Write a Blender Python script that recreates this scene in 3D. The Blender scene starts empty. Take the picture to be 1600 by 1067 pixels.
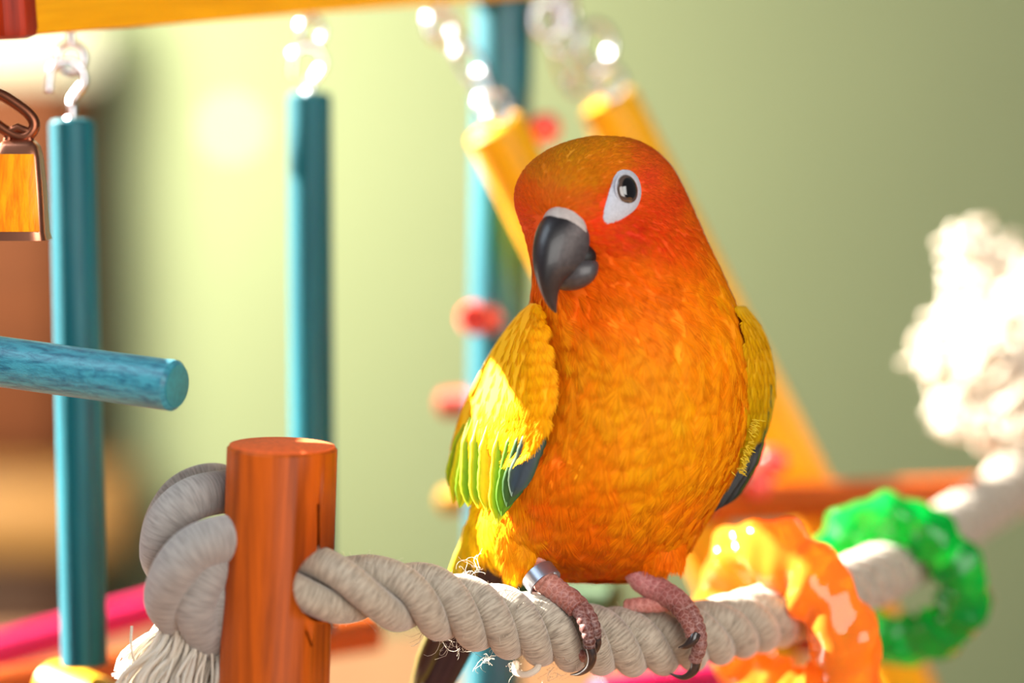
import bpy, bmesh, math, random
import numpy as np
from mathutils import Vector, Matrix
from mathutils.bvhtree import BVHTree

random.seed(7)
rng = np.random.default_rng(11)
scene = bpy.context.scene
COL = scene.collection

# ---------------------------------------------------------------- camera, light
LENS = 85.0
FPX = LENS / 36.0 * 1600.0            # focal length in pixels of the 1600 wide frame
CAM = Vector((0.0, 0.0, 1.05))
PITCH = math.radians(6.0)
FWD = Vector((0, math.cos(PITCH), -math.sin(PITCH)))
RIGHT = Vector((1, 0, 0))
UP = RIGHT.cross(FWD)
DB = 0.63                              # distance of the bird
S = DB / FPX                           # metres per pixel at the bird

cam_data = bpy.data.cameras.new('camera')
cam_data.lens = LENS
cam_data.sensor_width = 36.0
cam_data.clip_start = 0.02
cam_data.clip_end = 50
cam_data.dof.use_dof = True
cam_data.dof.focus_distance = 0.617
cam_data.dof.aperture_fstop = 3.4
cam = bpy.data.objects.new('camera', cam_data)
COL.objects.link(cam)
cam.location = CAM
cam.rotation_euler = (math.pi / 2 - PITCH, 0, 0)
scene.camera = cam

world = bpy.data.worlds.new('world')
scene.world = world
world.use_nodes = True
world.node_tree.nodes['Background'].inputs[0].default_value = (0.95, 0.97, 1.0, 1)
world.node_tree.nodes['Background'].inputs[1].default_value = 0.14

SUN_TRAVEL = Vector((0.78, -0.345, -0.52)).normalized()
sun_data = bpy.data.lights.new('sun', 'SUN')
sun_data.energy = 55.0
sun_data.angle = math.radians(0.6)
sun_data.color = (1.0, 0.93, 0.82)
sun = bpy.data.objects.new('sun', sun_data)
COL.objects.link(sun)
sun.location = (-1.5, 2.0, 3.0)
sun.rotation_euler = SUN_TRAVEL.to_track_quat('-Z', 'Y').to_euler()


def area(name, loc, target, size, energy, color, size_y=None):
    d = bpy.data.lights.new(name, 'AREA')
    d.shape = 'RECTANGLE'
    d.size = size
    d.size_y = size_y or size
    d.energy = energy
    d.color = color
    o = bpy.data.objects.new(name, d)
    COL.objects.link(o)
    o.location = loc
    o.rotation_euler = (Vector(target) - Vector(loc)).to_track_quat('-Z', 'Y').to_euler()
    return o


# added fill lamps for bird and wall; daylight from a window on the left
area('front_fill', (0.40, -0.35, 1.26), (0.03, 0.63, 0.96), 0.8, 14.0, (1.0, 0.97, 0.92), 0.8)  # unseen fill lamp near the camera, added to brighten the bird
area('window_daylight_left', (-0.7, 0.35, 1.75), (-0.05, 0.62, 0.98), 0.6, 7.5, (0.74, 0.88, 1.0), 0.6)
area('wall_fill', (-0.66, 1.86, 1.2), (-0.26, 2.55, 1.0), 0.30, 34.0, (1.0, 0.87, 0.60), 0.8)  # unseen fill lamp, added to brighten the left side of the wall

# added spot lamp standing in for sun reflected off the steel onto the wall
gd = bpy.data.lights.new('glint_spot', 'SPOT')
gd.energy = 900.0
gd.spot_size = math.radians(1.1)
gd.spot_blend = 0.3
gd.shadow_soft_size = 0.001
gd.color = (1.0, 0.98, 0.9)
go = bpy.data.objects.new('glint_spot', gd)
COL.objects.link(go)


def P(px, py, D):
    """The point at depth D seen at a pixel of the 1600 x 1067 frame."""
    return CAM + FWD * D + RIGHT * ((px - 800.0) / FPX * D) + UP * ((533.5 - py) / FPX * D)


go.location = P(668, 92, 0.80)
go.rotation_euler = (P(360, 200, 2.57) - go.location).to_track_quat('-Z', 'Y').to_euler()

scene.view_settings.view_transform = 'Standard'
scene.view_settings.look = 'None'
scene.view_settings.exposure = 0.0
scene.view_settings.gamma = 1.0
scene.view_settings.use_curve_mapping = False


# ---------------------------------------------------------------- helpers
def B(px, py, w=0.0):                  # a point near the bird, w pixels behind its own plane
    return P(px, py, DB + w * S)


def lin(c):
    out = []
    for v in c[:3]:
        v = v / 255.0
        out.append(v / 12.92 if v <= 0.04045 else ((v + 0.055) / 1.055) ** 2.4)
    return out


def lin4(c):
    return (*lin(c), 1.0)


def smooth_path(pts, n):
    """Catmull-Rom through control points (any dimension), n samples evenly spread."""
    p = np.array([list(q) for q in pts], float)
    p = np.vstack([2 * p[0] - p[1], p, 2 * p[-1] - p[-2]])
    seg = len(p) - 3
    out = []
    for t in np.linspace(0, seg, n):
        i = min(int(t), seg - 1)
        f = t - i
        a, b, c, d = p[i], p[i + 1], p[i + 2], p[i + 3]
        out.append(0.5 * ((2 * b) + (-a + c) * f + (2 * a - 5 * b + 4 * c - d) * f * f + (-a + 3 * b - 3 * c + d) * f ** 3))
    return np.array(out)


def frames(path):
    """Parallel-transport frames along an N x 3 path."""
    n = len(path)
    T = np.gradient(path, axis=0)
    T /= np.linalg.norm(T, axis=1)[:, None] + 1e-12
    a = np.array([0, 0, 1.0]) if abs(T[0][2]) < 0.9 else np.array([1.0, 0, 0])
    N = np.zeros_like(path)
    v = a - T[0] * a.dot(T[0])
    N[0] = v / np.linalg.norm(v)
    for i in range(1, n):
        v = N[i - 1] - T[i] * N[i - 1].dot(T[i])
        N[i] = v / (np.linalg.norm(v) + 1e-12)
    Bn = np.cross(T, N)
    return T, N, Bn


class MB:
    """Collects geometry, builds ONE mesh object."""

    def __init__(self):
        self.v = []
        self.f = []
        self.uv = []          # per vertex
        self.c = []           # per vertex colour
        self.n = 0

    def add(self, verts, faces, uv=None, col=None):
        verts = np.asarray(verts, float)
        self.v.append(verts)
        self.f.extend([tuple(int(i) + self.n for i in fc) for fc in faces])
        self.uv.append(np.zeros((len(verts), 2)) if uv is None else np.asarray(uv, float))
        if col is None:
            col = np.ones((len(verts), 3))
        col = np.asarray(col, float)
        if col.ndim == 1:
            col = np.tile(col, (len(verts), 1))
        self.c.append(col)
        self.n += len(verts)

    def tube(self, path, radius, segs=12, cap=True, closed=False, col=None, chamfer=0.0, squash=None):
        path = np.array([list(p) for p in path], float)
        n = len(path)
        rad = np.full(n, radius, float) if np.isscalar(radius) else np.asarray(radius, float)
        if closed:
            ext = np.vstack([path[-1], path, path[0]])
            T = (ext[2:] - ext[:-2])
            T /= np.linalg.norm(T, axis=1)[:, None]
            c = path.mean(0)
            N = path - c
            N -= T * (N * T).sum(1)[:, None]
            N /= np.linalg.norm(N, axis=1)[:, None]
            Bn = np.cross(T, N)
        else:
            if chamfer > 0:
                d0 = path[0] - path[1]
                d0 /= np.linalg.norm(d0)
                d1 = path[-1] - path[-2]
                d1 /= np.linalg.norm(d1)
                path = np.vstack([path[0], path[0] - d0 * chamfer, path[1:-1], path[-1] - d1 * chamfer, path[-1]])
                rad = np.concatenate([[rad[0] - chamfer, rad[0]], rad[1:-1], [rad[-1], rad[-1] - chamfer]])
                n = len(path)
            T, N, Bn = frames(path)
        ang = np.linspace(0, 2 * math.pi, segs, endpoint=False)
        ca, sa = np.cos(ang), np.sin(ang)
        if squash:
            sa = sa * squash
        V = path[:, None, :] + rad[:, None, None] * (N[:, None, :] * ca[None, :, None] + Bn[:, None, :] * sa[None, :, None])
        L = np.concatenate([[0], np.cumsum(np.linalg.norm(np.diff(path, axis=0), axis=1))])
        uv = np.zeros((n, segs, 2))
        uv[:, :, 0] = 1.0 - np.abs(np.linspace(-1, 1, segs, endpoint=False))[None, :]   # mirrored: no seam
        uv[:, :, 1] = L[:, None]
        F = []
        rings = n if closed else n - 1
        for i in range(rings):
            a = i * segs
            b = ((i + 1) % n) * segs
            for j in range(segs):
                k = (j + 1) % segs
                F.append((a + j, a + k, b + k, b + j))
        if cap and not closed:
            F.append(tuple(reversed(range(segs))))
            F.append(tuple((n - 1) * segs + j for j in range(segs)))
        c = None
        if col is not None:
            c = np.asarray(col, float)
            if c.ndim == 2 and len(c) == n:
                c = np.repeat(c, segs, axis=0)
        self.add(V.reshape(-1, 3), F, uv.reshape(-1, 2), c)
        return self

    def box(self, center, ax, ay, az, bev=0.0):
        """Box with half-axis vectors, chamfered edges."""
        bm = bmesh.new()
        bmesh.ops.create_cube(bm, size=2.0)
        M = Matrix((ax, ay, az)).transposed().to_4x4()
        M.translation = Vector(center)
        bmesh.ops.transform(bm, matrix=M, verts=bm.verts)
        if bev > 0:
            bmesh.ops.bevel(bm, geom=bm.edges[:], offset=bev, segments=2, affect='EDGES', profile=0.5)
        bmesh.ops.recalc_face_normals(bm, faces=bm.faces[:])
        bm.verts.index_update()
        V = [list(v.co) for v in bm.verts]
        uvx = Vector(ax).normalized()
        uvy = Vector(az).normalized()
        uv = [(Vector(v).dot(uvy) * 20, Vector(v).dot(uvx)) for v in V]
        self.add(V, [[v.index for v in f.verts] for f in bm.faces], uv)
        bm.free()
        return self

    def build(self, name, mat, parent=None, smooth=True, split=40):
        me = bpy.data.meshes.new(name)
        V = np.vstack(self.v)
        me.from_pydata(V.tolist(), [], self.f)
        uvl = me.uv_layers.new(name='uv')
        idx = np.zeros(len(me.loops), dtype=np.int32)
        me.loops.foreach_get('vertex_index', idx)
        uvl.data.foreach_set('uv', np.vstack(self.uv)[idx].astype(np.float32).ravel())
        ca = me.color_attributes.new('Col', 'FLOAT_COLOR', 'POINT')
        C = np.hstack([np.vstack(self.c), np.ones((len(V), 1))])
        ca.data.foreach_set('color', C.astype(np.float32).ravel())
        if smooth:
            me.polygons.foreach_set('use_smooth', np.ones(len(me.polygons), dtype=bool))
            if split:
                me.set_sharp_from_angle(angle=math.radians(split))
        me.materials.append(mat)
        me.update()
        if getattr(self, 'vn', None):
            me.polygons.foreach_set('use_smooth', np.ones(len(me.polygons), dtype=bool))
            me.normals_split_custom_set_from_vertices(np.vstack(self.vn).tolist())
        o = bpy.data.objects.new(name, me)
        COL.objects.link(o)
        if parent is not None:
            o.parent = parent
            o.matrix_parent_inverse = parent.matrix_world.inverted() if False else Matrix.Translation(-parent.location)
        return o


def empty(name, loc):
    o = bpy.data.objects.new(name, None)
    o.empty_display_size = 0.01
    COL.objects.link(o)
    o.location = loc
    return o


def tag(o, label=None, cat=None, group=None, kind=None):
    if label:
        o['label'] = label
    if cat:
        o['category'] = cat
    if group:
        o['group'] = group
    if kind:
        o['kind'] = kind
    return o


# ---------------------------------------------------------------- materials
def new_mat(name):
    m = bpy.data.materials.new(name)
    m.use_nodes = True
    nt = m.node_tree
    return m, nt, nt.nodes['Principled BSDF'], nt.nodes['Material Output']


def nd(nt, typ, **kw):
    n = nt.nodes.new(typ)
    for k, v in kw.items():
        setattr(n, k, v)
    return n


def plain(name, c, rough=0.5, metal=0.0, noise=0.0, scale=60.0, coat=0.0):
    m, nt, b, out = new_mat(name)
    b.inputs['Roughness'].default_value = rough
    b.inputs['Metallic'].default_value = metal
    b.inputs['Coat Weight'].default_value = coat
    b.inputs['Base Color'].default_value = lin4(c)
    if noise > 0:
        tc = nd(nt, 'ShaderNodeTexCoord')
        no = nd(nt, 'ShaderNodeTexNoise')
        no.inputs['Scale'].default_value = scale
        no.inputs['Detail'].default_value = 6
        nt.links.new(tc.outputs['Object'], no.inputs['Vector'])
        hs = nd(nt, 'ShaderNodeMix', data_type='RGBA', blend_type='MULTIPLY')
        hs.inputs[0].default_value = noise
        hs.inputs[6].default_value = lin4(c)
        ramp = nd(nt, 'ShaderNodeValToRGB')
        ramp.color_ramp.elements[0].position = 0.3
        ramp.color_ramp.elements[0].color = (0.35, 0.35, 0.35, 1)
        ramp.color_ramp.elements[1].position = 0.7
        nt.links.new(no.outputs['Fac'], ramp.inputs['Fac'])
        nt.links.new(ramp.outputs['Color'], hs.inputs[7])
        nt.links.new(hs.outputs[2], b.inputs['Base Color'])
    return m


def stained_wood(name, c, dark, rough=0.42, ku=9.0, kv=14.0, bump=0.25, coat=0.0, amount=0.75):
    """Grain runs along v of the uv map."""
    m, nt, b, out = new_mat(name)
    uv = nd(nt, 'ShaderNodeUVMap', uv_map='uv')
    mp = nd(nt, 'ShaderNodeMapping')
    mp.inputs['Scale'].default_value = (ku, kv, 1)
    nt.links.new(uv.outputs['UV'], mp.inputs['Vector'])
    n1 = nd(nt, 'ShaderNodeTexNoise')
    n1.inputs['Scale'].default_value = 1.0
    n1.inputs['Detail'].default_value = 8
    n1.inputs['Roughness'].default_value = 0.65
    n1.inputs['Distortion'].default_value = 0.4
    nt.links.new(mp.outputs['Vector'], n1.inputs['Vector'])
    ramp = nd(nt, 'ShaderNodeValToRGB')
    ramp.color_ramp.elements[0].position = 0.35
    ramp.color_ramp.elements[0].color = lin4(dark)
    ramp.color_ramp.elements[1].position = 0.35 + 0.3 * amount
    ramp.color_ramp.elements[1].color = lin4(c)
    nt.links.new(n1.outputs['Fac'], ramp.inputs['Fac'])
    nt.links.new(ramp.outputs['Color'], b.inputs['Base Color'])
    b.inputs['Roughness'].default_value = rough
    b.inputs['Specular IOR Level'].default_value = 0.25
    b.inputs['Coat Weight'].default_value = coat
    b.inputs['Coat Roughness'].default_value = 0.32
    mp2 = nd(nt, 'ShaderNodeMapping')
    mp2.inputs['Scale'].default_value = (ku * 5, kv * 6, 1)
    nt.links.new(uv.outputs['UV'], mp2.inputs['Vector'])
    n2 = nd(nt, 'ShaderNodeTexNoise')
    n2.inputs['Scale'].default_value = 1.0
    n2.inputs['Detail'].default_value = 4
    nt.links.new(mp2.outputs['Vector'], n2.inputs['Vector'])
    bp = nd(nt, 'ShaderNodeBump')
    bp.inputs['Strength'].default_value = bump
    bp.inputs['Distance'].default_value = 0.0006
    nt.links.new(n2.outputs['Fac'], bp.inputs['Height'])
    nt.links.new(bp.outputs['Normal'], b.inputs['Normal'])
    return m


def cotton(name, c, dark, line=1.0):
    m, nt, b, out = new_mat(name)
    uv = nd(nt, 'ShaderNodeUVMap', uv_map='uv')
    sep = nd(nt, 'ShaderNodeSeparateXYZ')
    nt.links.new(uv.outputs['UV'], sep.inputs[0])
    ma = nd(nt, 'ShaderNodeMath', operation='MULTIPLY_ADD')      # v + u * k : yarns cross the strand at a slant
    ma.inputs[1].default_value = 0.0
    nt.links.new(sep.outputs['X'], ma.inputs[0])
    nt.links.new(sep.outputs['Y'], ma.inputs[2])
    cmb = nd(nt, 'ShaderNodeCombineXYZ')
    m2 = nd(nt, 'ShaderNodeMath', operation='MULTIPLY')
    m2.inputs[1].default_value = 2600.0
    nt.links.new(ma.outputs[0], m2.inputs[0])
    m3 = nd(nt, 'ShaderNodeMath', operation='MULTIPLY')
    m3.inputs[1].default_value = 3.0
    nt.links.new(sep.outputs['X'], m3.inputs[0])
    nt.links.new(m2.outputs[0], cmb.inputs[0])
    nt.links.new(m3.outputs[0], cmb.inputs[1])
    no = nd(nt, 'ShaderNodeTexNoise')
    no.inputs['Scale'].default_value = 1.0
    no.inputs['Detail'].default_value = 3
    nt.links.new(cmb.outputs[0], no.inputs['Vector'])
    tc = nd(nt, 'ShaderNodeTexCoord')
    no2 = nd(nt, 'ShaderNodeTexNoise')
    no2.inputs['Scale'].default_value = 140
    no2.inputs['Detail'].default_value = 5
    nt.links.new(tc.outputs['Object'], no2.inputs['Vector'])
    ramp = nd(nt, 'ShaderNodeValToRGB')
    ramp.color_ramp.elements[0].position = 0.3
    ramp.color_ramp.elements[0].color = lin4(dark)
    ramp.color_ramp.elements[1].position = 0.6
    ramp.color_ramp.elements[1].color = lin4(c)
    nt.links.new(no.outputs['Fac'], ramp.inputs['Fac'])
    mx = nd(nt, 'ShaderNodeMix', data_type='RGBA', blend_type='MULTIPLY')
    mx.inputs[0].default_value = 0.25
    nt.links.new(ramp.outputs['Color'], mx.inputs[6])
    nt.links.new(no2.outputs['Fac'], mx.inputs[7])
    g = nd(nt, 'ShaderNodeMix', data_type='RGBA', blend_type='MIX')
    g.inputs[0].default_value = 0.55
    nt.links.new(mx.outputs[2], g.inputs[6])
    nt.links.new(ramp.outputs['Color'], g.inputs[7])
    nt.links.new(g.outputs[2], b.inputs['Base Color'])
    b.inputs['Roughness'].default_value = 0.9
    b.inputs['Sheen Weight'].default_value = 0.4
    b.inputs['Sheen Roughness'].default_value = 0.5
    bp = nd(nt, 'ShaderNodeBump')
    bp.inputs['Strength'].default_value = 0.55
    bp.inputs['Distance'].default_value = 0.0005
    nt.links.new(no.outputs['Fac'], bp.inputs['Height'])
    nt.links.new(bp.outputs['Normal'], b.inputs['Normal'])
    return m


def mix_translucent(m, fac, color=None, attr=None):
    nt = m.node_tree
    b = nt.nodes['Principled BSDF']
    out = nt.nodes['Material Output']
    tr = nd(nt, 'ShaderNodeBsdfTranslucent')
    if color is not None:
        tr.inputs['Color'].default_value = color
    if attr is not None:
        nt.links.new(attr, tr.inputs['Color'])
    mx = nd(nt, 'ShaderNodeMixShader')
    mx.inputs[0].default_value = fac
    nt.links.new(b.outputs[0], mx.inputs[1])
    nt.links.new(tr.outputs[0], mx.inputs[2])
    nt.links.new(mx.outputs[0], out.inputs['Surface'])


def vcol(name, rough=0.6, translucent=0.0, sheen=0.0, coat=0.0, noise=0.0, spec=0.3):
    m, nt, b, out = new_mat(name)
    at = nd(nt, 'ShaderNodeVertexColor', layer_name='Col')
    colout = at.outputs['Color']
    if noise > 0:
        tc = nd(nt, 'ShaderNodeTexCoord')
        no = nd(nt, 'ShaderNodeTexNoise')
        no.inputs['Scale'].default_value = 900
        no.inputs['Detail'].default_value = 4
        nt.links.new(tc.outputs['Object'], no.inputs['Vector'])
        ramp = nd(nt, 'ShaderNodeValToRGB')
        ramp.color_ramp.elements[0].position = 0.3
        ramp.color_ramp.elements[0].color = (1 - noise, 1 - noise, 1 - noise, 1)
        ramp.color_ramp.elements[1].position = 0.65
        nt.links.new(no.outputs['Fac'], ramp.inputs['Fac'])
        mx = nd(nt, 'ShaderNodeMix', data_type='RGBA', blend_type='MULTIPLY')
        mx.inputs[0].default_value = 1.0
        nt.links.new(colout, mx.inputs[6])
        nt.links.new(ramp.outputs['Color'], mx.inputs[7])
        colout = mx.outputs[2]
    nt.links.new(colout, b.inputs['Base Color'])
    b.inputs['Roughness'].default_value = rough
    b.inputs['Sheen Weight'].default_value = sheen
    b.inputs['Coat Weight'].default_value = coat
    b.inputs['Specular IOR Level'].default_value = spec
    if translucent > 0:
        mix_translucent(m, translucent, attr=colout)
    return m


def acrylic(name, c, deep, fac=0.45):
    m, nt, b, out = new_mat(name)
    b.inputs['Base Color'].default_value = lin4(c)
    b.inputs['Roughness'].default_value = 0.06
    b.inputs['Transmission Weight'].default_value = 0.55
    b.inputs['IOR'].default_value = 1.4
    b.inputs['Coat Weight'].default_value = 0.7
    b.inputs['Coat Roughness'].default_value = 0.03
    mix_translucent(m, fac, color=lin4(deep))
    return m


M = {}
M['wall'] = plain('wall_paint', (133, 149, 119), 0.75, noise=0.05, scale=8)
M['floor'] = plain('floor_boards', (120, 86, 56), 0.5, noise=0.3, scale=6)
M['orange_wood'] = stained_wood('orange_stained_wood', (190, 84, 6), (112, 44, 2), 0.5, 6, 7, 0.3, 0.0)
M['orange_end'] = plain('orange_end_grain', (236, 100, 36), 0.75, noise=0.45, scale=900)
M['blue_wood'] = stained_wood('teal_blue_stained_wood', (2, 102, 116), (0, 58, 74), 0.5, 8, 8, 0.3, 0.1)
M['blue_gloss'] = stained_wood('glossy_teal_paint', (2, 102, 116), (0, 66, 82), 0.5, 8, 8, 0.2, 0.6)
M['lit_rough_blue'] = stained_wood('lit_rough_teal_stained_wood', (64, 158, 178), (10, 100, 128), 0.5, 14, 160, 1.0, 0.5)  # paler than the other blue wood: light on the dowel put into its colour
M['blue_end'] = plain('teal_end_grain', (34, 132, 146), 0.7, noise=0.4, scale=700)
M['yellow_wood'] = stained_wood('yellow_stained_wood', (230, 168, 8), (198, 136, 2), 0.45, 5, 6, 0.2, 0.15)
M['red_wood'] = stained_wood('red_stained_wood', (170, 48, 18), (108, 24, 6), 0.5, 6, 10, 0.3)
M['pink_wood'] = stained_wood('magenta_stained_wood', (206, 14, 88), (150, 4, 56), 0.45, 6, 8, 0.2, 0.1)
M['green_wood'] = stained_wood('dark_green_stained_wood', (44, 74, 34), (20, 44, 18), 0.5, 6, 8, 0.2)
M['brown_wood'] = stained_wood('brown_wood', (80, 40, 15), (56, 26, 9), 0.8, 3, 3, 0.1)
M['dark_brown_wood'] = stained_wood('dark_brown_wood', (54, 30, 16), (36, 18, 10), 0.5, 3, 3, 0.1)
M['tan_wood'] = stained_wood('tan_wood', (140, 106, 62), (116, 82, 44), 0.5, 3, 3, 0.1)
M['table_wood'] = stained_wood('table_wood', (104, 70, 44), (80, 50, 30), 0.45, 3, 3, 0.1)
M['pale_panel'] = plain('pale_paint', (150, 156, 146), 0.5)
M['rope'] = cotton('cotton_rope', (182, 169, 150), (126, 113, 97))
M['shaded_rope'] = cotton('cotton_rope_shaded', (158, 152, 146), (124, 118, 114))  # same rope made greyer: the knot's shade put into the colour
M['fuzz'] = plain('cotton_fibre', (226, 216, 200), 0.9)
mix_translucent(M['fuzz'], 0.35, color=(0.8, 0.75, 0.68, 1))
M['chrome'] = plain('chromed_steel', (214, 214, 220), 0.24, 1.0)
M['copper'] = plain('copper_metal', (196, 128, 100), 0.28, 1.0)
M['copper_dark'] = plain('dark_copper_metal', (138, 84, 62), 0.38, 1.0)
M['reflect_face'] = stained_wood('orange_reflection_face', (255, 168, 16), (226, 112, 10), 0.3, 4, 60, 0.1)  # orange reflection in the copper put into the face colour
M['bead_red'] = plain('red_lacquer', (220, 70, 60), 0.12, coat=0.8)
M['bead_yellow'] = plain('ochre_lacquer', (160, 116, 8), 0.3, coat=0.3)
M['orange_acrylic'] = acrylic('orange_acrylic', (255, 180, 66), (255, 150, 6), 0.42)
M['green_acrylic'] = acrylic('green_acrylic', (14, 190, 84), (4, 176, 66), 0.5)
M['plumage'] = vcol('feather', 0.6, 0.25, 0.0, spec=0.10)
M['skin_body'] = vcol('down', 0.8)
M['vane'] = vcol('wing_vane', 0.42, 0.2, 0.1, spec=0.4)
M['horn'] = vcol('beak_horn', 0.42, 0, 0, 0.12, noise=0.35, spec=0.45)
M['cere'] = plain('cere_skin', (176, 164, 158), 0.6, noise=0.3, scale=900)
M['eye_skin'] = plain('white_bare_skin', (186, 186, 194), 0.65, noise=0.3, scale=1800)
M['iris'] = plain('grey_brown_iris', (74, 58, 50), 0.15, coat=1.0)
M['pupil'] = plain('black_pupil', (6, 5, 6), 0.04, coat=1.0)
M['black'] = plain('black_gap', (8, 6, 6), 0.6)
M['foot'] = vcol('foot_scales', 0.5, 0, 0.1, spec=0.4)
_nt = M['foot'].node_tree
_vo = nd(_nt, 'ShaderNodeTexVoronoi', feature='DISTANCE_TO_EDGE')
_vo.inputs['Scale'].default_value = 750
_tc = nd(_nt, 'ShaderNodeTexCoord')
_nt.links.new(_tc.outputs['Object'], _vo.inputs['Vector'])
_rp = nd(_nt, 'ShaderNodeValToRGB')
_rp.color_ramp.elements[0].position = 0.02
_rp.color_ramp.elements[0].color = (0.62, 0.50, 0.46, 1)
_rp.color_ramp.elements[1].position = 0.16
_rp.color_ramp.elements[1].color = (0, 0, 0, 1)
_nt.links.new(_vo.outputs['Distance'], _rp.inputs['Fac'])
_mx = nd(_nt, 'ShaderNodeMix', data_type='RGBA', blend_type='ADD')
_mx.inputs[0].default_value = 0.16
_at = [q for q in _nt.nodes if q.type == 'VERTEX_COLOR'][0]
_nt.links.new(_at.outputs['Color'], _mx.inputs[6])
_nt.links.new(_rp.outputs['Color'], _mx.inputs[7])
_nt.links.new(_mx.outputs[2], _nt.nodes['Principled BSDF'].inputs['Base Color'])
_bp = nd(_nt, 'ShaderNodeBump')
_bp.inputs['Strength'].default_value = 0.6
_bp.inputs['Distance'].default_value = 0.0003
_nt.links.new(_vo.outputs['Distance'], _bp.inputs['Height'])
_nt.links.new(_bp.outputs['Normal'], _nt.nodes['Principled BSDF'].inputs['Normal'])
M['claw'] = plain('dark_claw_horn', (48, 38, 36), 0.28, coat=0.3)
M['band'] = plain('aluminium_band', (178, 186, 200), 0.3, 0.9)

# ---------------------------------------------------------------- the room
WALL_Y = 2.55


def wall_rect(name, corners, mat):
    m = MB()
    m.add([list(c) for c in corners], [(0, 1, 2, 3)], [(0, 0), (1, 0), (1, 1), (0, 1)])
    return tag(m.build(name, mat, None, smooth=False), kind='structure')


wb = MB().box((0, WALL_Y + 0.05, 1.25), (3, 0, 0), (0, 0.05, 0), (0, 0, 1.25))
tag(wb.build('wall_back', M['wall'], None, smooth=False), kind='structure')
fb = MB().box((0, 0.9, -0.02), (3, 0, 0), (0, 1.7, 0), (0, 0, 0.02))
tag(fb.build('floor', M['floor'], None, smooth=False), kind='structure')
bb = MB().box((0, WALL_Y - 0.006, 0.05), (3, 0, 0), (0, 0.0065, 0), (0, 0, 0.05), 0.003)
tag(bb.build('baseboard_back', M['pale_panel'], None, smooth=False), kind='structure')

# table the play gym stands on
TABLE_Z = 0.752
tb = empty('table', (-0.55, 0.85, 0))
tx0, tx1, ty0, ty1 = -1.3, 0.20, 0.35, 1.31
MB().box(((tx0 + tx1) / 2, (ty0 + ty1) / 2, TABLE_Z - 0.015), ((tx1 - tx0) / 2, 0, 0), (0, (ty1 - ty0) / 2, 0), (0, 0, 0.015), 0.004).build('table_top', M['table_wood'], tb)
for x in (tx0 + 0.06, tx1 - 0.06):
    for y in (ty0 + 0.06, ty1 - 0.06):
        MB().tube([(x, y, TABLE_Z - 0.029), (x, y, 0.35), (x, y, 0.0)], [0.03, 0.026, 0.02], 16).build('leg', M['table_wood'], tb)
MB().box(((tx0 + tx1) / 2, ty1 - 0.06, TABLE_Z - 0.07), ((tx1 - tx0) / 2 - 0.06, 0, 0), (0, 0.012, 0), (0, 0, 0.042), 0.002).build('apron', M['table_wood'], tb)
tag(tb, 'tan brown wooden table under the play gym', 'table')

# wooden hutch against the wall
HD = 2.42
hutch = empty('hutch', (P(-150, 600, HD).x, HD + 0.2, 0))


def hz(py, D=HD):
    return P(0, py, D).z


def hx(px, D=HD):
    return P(px, 600, D).x


hl = hx(-420)
hr = hx(128)
yf = P(0, 600, HD).y


def hbox(name, x0, x1, z0, z1, y0, y1, mat, bev=0.006):
    return MB().box(((x0 + x1) / 2, (y0 + y1) / 2, (z0 + z1) / 2), ((x1 - x0) / 2, 0, 0), (0, (y1 - y0) / 2, 0), (0, 0, (z1 - z0) / 2), bev).build(name, mat, hutch, split=30)


hbox('lower_cabinet', hl, hr, 0.03, hz(868), yf - 0.02, WALL_Y - 0.02, M['dark_brown_wood'])
hbox('plinth', hl + 0.02, hr - 0.02, 0.0, 0.035, yf + 0.02, WALL_Y - 0.02, M['dark_brown_wood'])
wt = hbox('worktop', hl - 0.01, hx(204), hz(868), hz(735), yf - 0.06, WALL_Y - 0.02, M['tan_wood'], 0.03)
hbox('upper_cabinet', hl, hr - 0.005, hz(735), hz(120), yf, WALL_Y - 0.02, M['brown_wood'])
hbox('lit_wall_box', hl, hx(160), hz(120), hz(30), yf + 0.02, WALL_Y - 0.02, M['pale_panel'])  # box added in place of a paler lit stretch of wall
for k in range(2):
    x0 = hl + (hr - hl) * k / 2 + 0.015
    x1 = hl + (hr - hl) * (k + 1) / 2 - 0.015
    dr = hbox('door', x0, x1, hz(715), hz(140), yf - 0.014, yf + 0.002, M['brown_wood'], 0.004)
    dl = hbox('door', x0, x1, 0.06, hz(890), yf - 0.034, yf - 0.018, M['dark_brown_wood'], 0.004)
tag(hutch, 'brown wooden hutch with a lighter tan worktop against the green wall', 'cabinet')

# ---------------------------------------------------------------- play gym timber
def end_discs(ob_mat, path, r, parent, name='end_grain', t=0.0004):
    """A thin proud disc of end grain on the last point of a dowel."""
    a = Vector(path[-2])
    b = Vector(path[-1])
    d = (b - a).normalized()
    return MB().tube([b - d * 0.0005, b + d * t * 0.5, b + d * t], [r, r, r * 0.93], 28).build(name, ob_mat, parent)


def straight(a, b, n=2):
    a, b = Vector(a), Vector(b)
    return [a.lerp(b, i / (n - 1)) for i in range(n)]


def dowel_mesh(a, b, r, ch=0.0008, segs=28):
    return MB().tube(straight(a, b, 4), r, segs, chamfer=ch)


# orange upright post, drilled for the rope
POST_D = 0.602
post = empty('orange_post', (P(437, 900, POST_D).x, P(437, 900, POST_D).y, TABLE_Z))
ptop = P(441, 697, POST_D)
pbot = P(428, 1090, POST_D)
pdir = (pbot - ptop).normalized()
pend = ptop + pdir * ((TABLE_Z - ptop.z) / pdir.z)
PR = 86.0 / FPX * POST_D
pbody = MB().tube(straight(ptop, pend, 6), PR, 64, chamfer=0.0006).build('shaft', M['orange_wood'], post)
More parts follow.
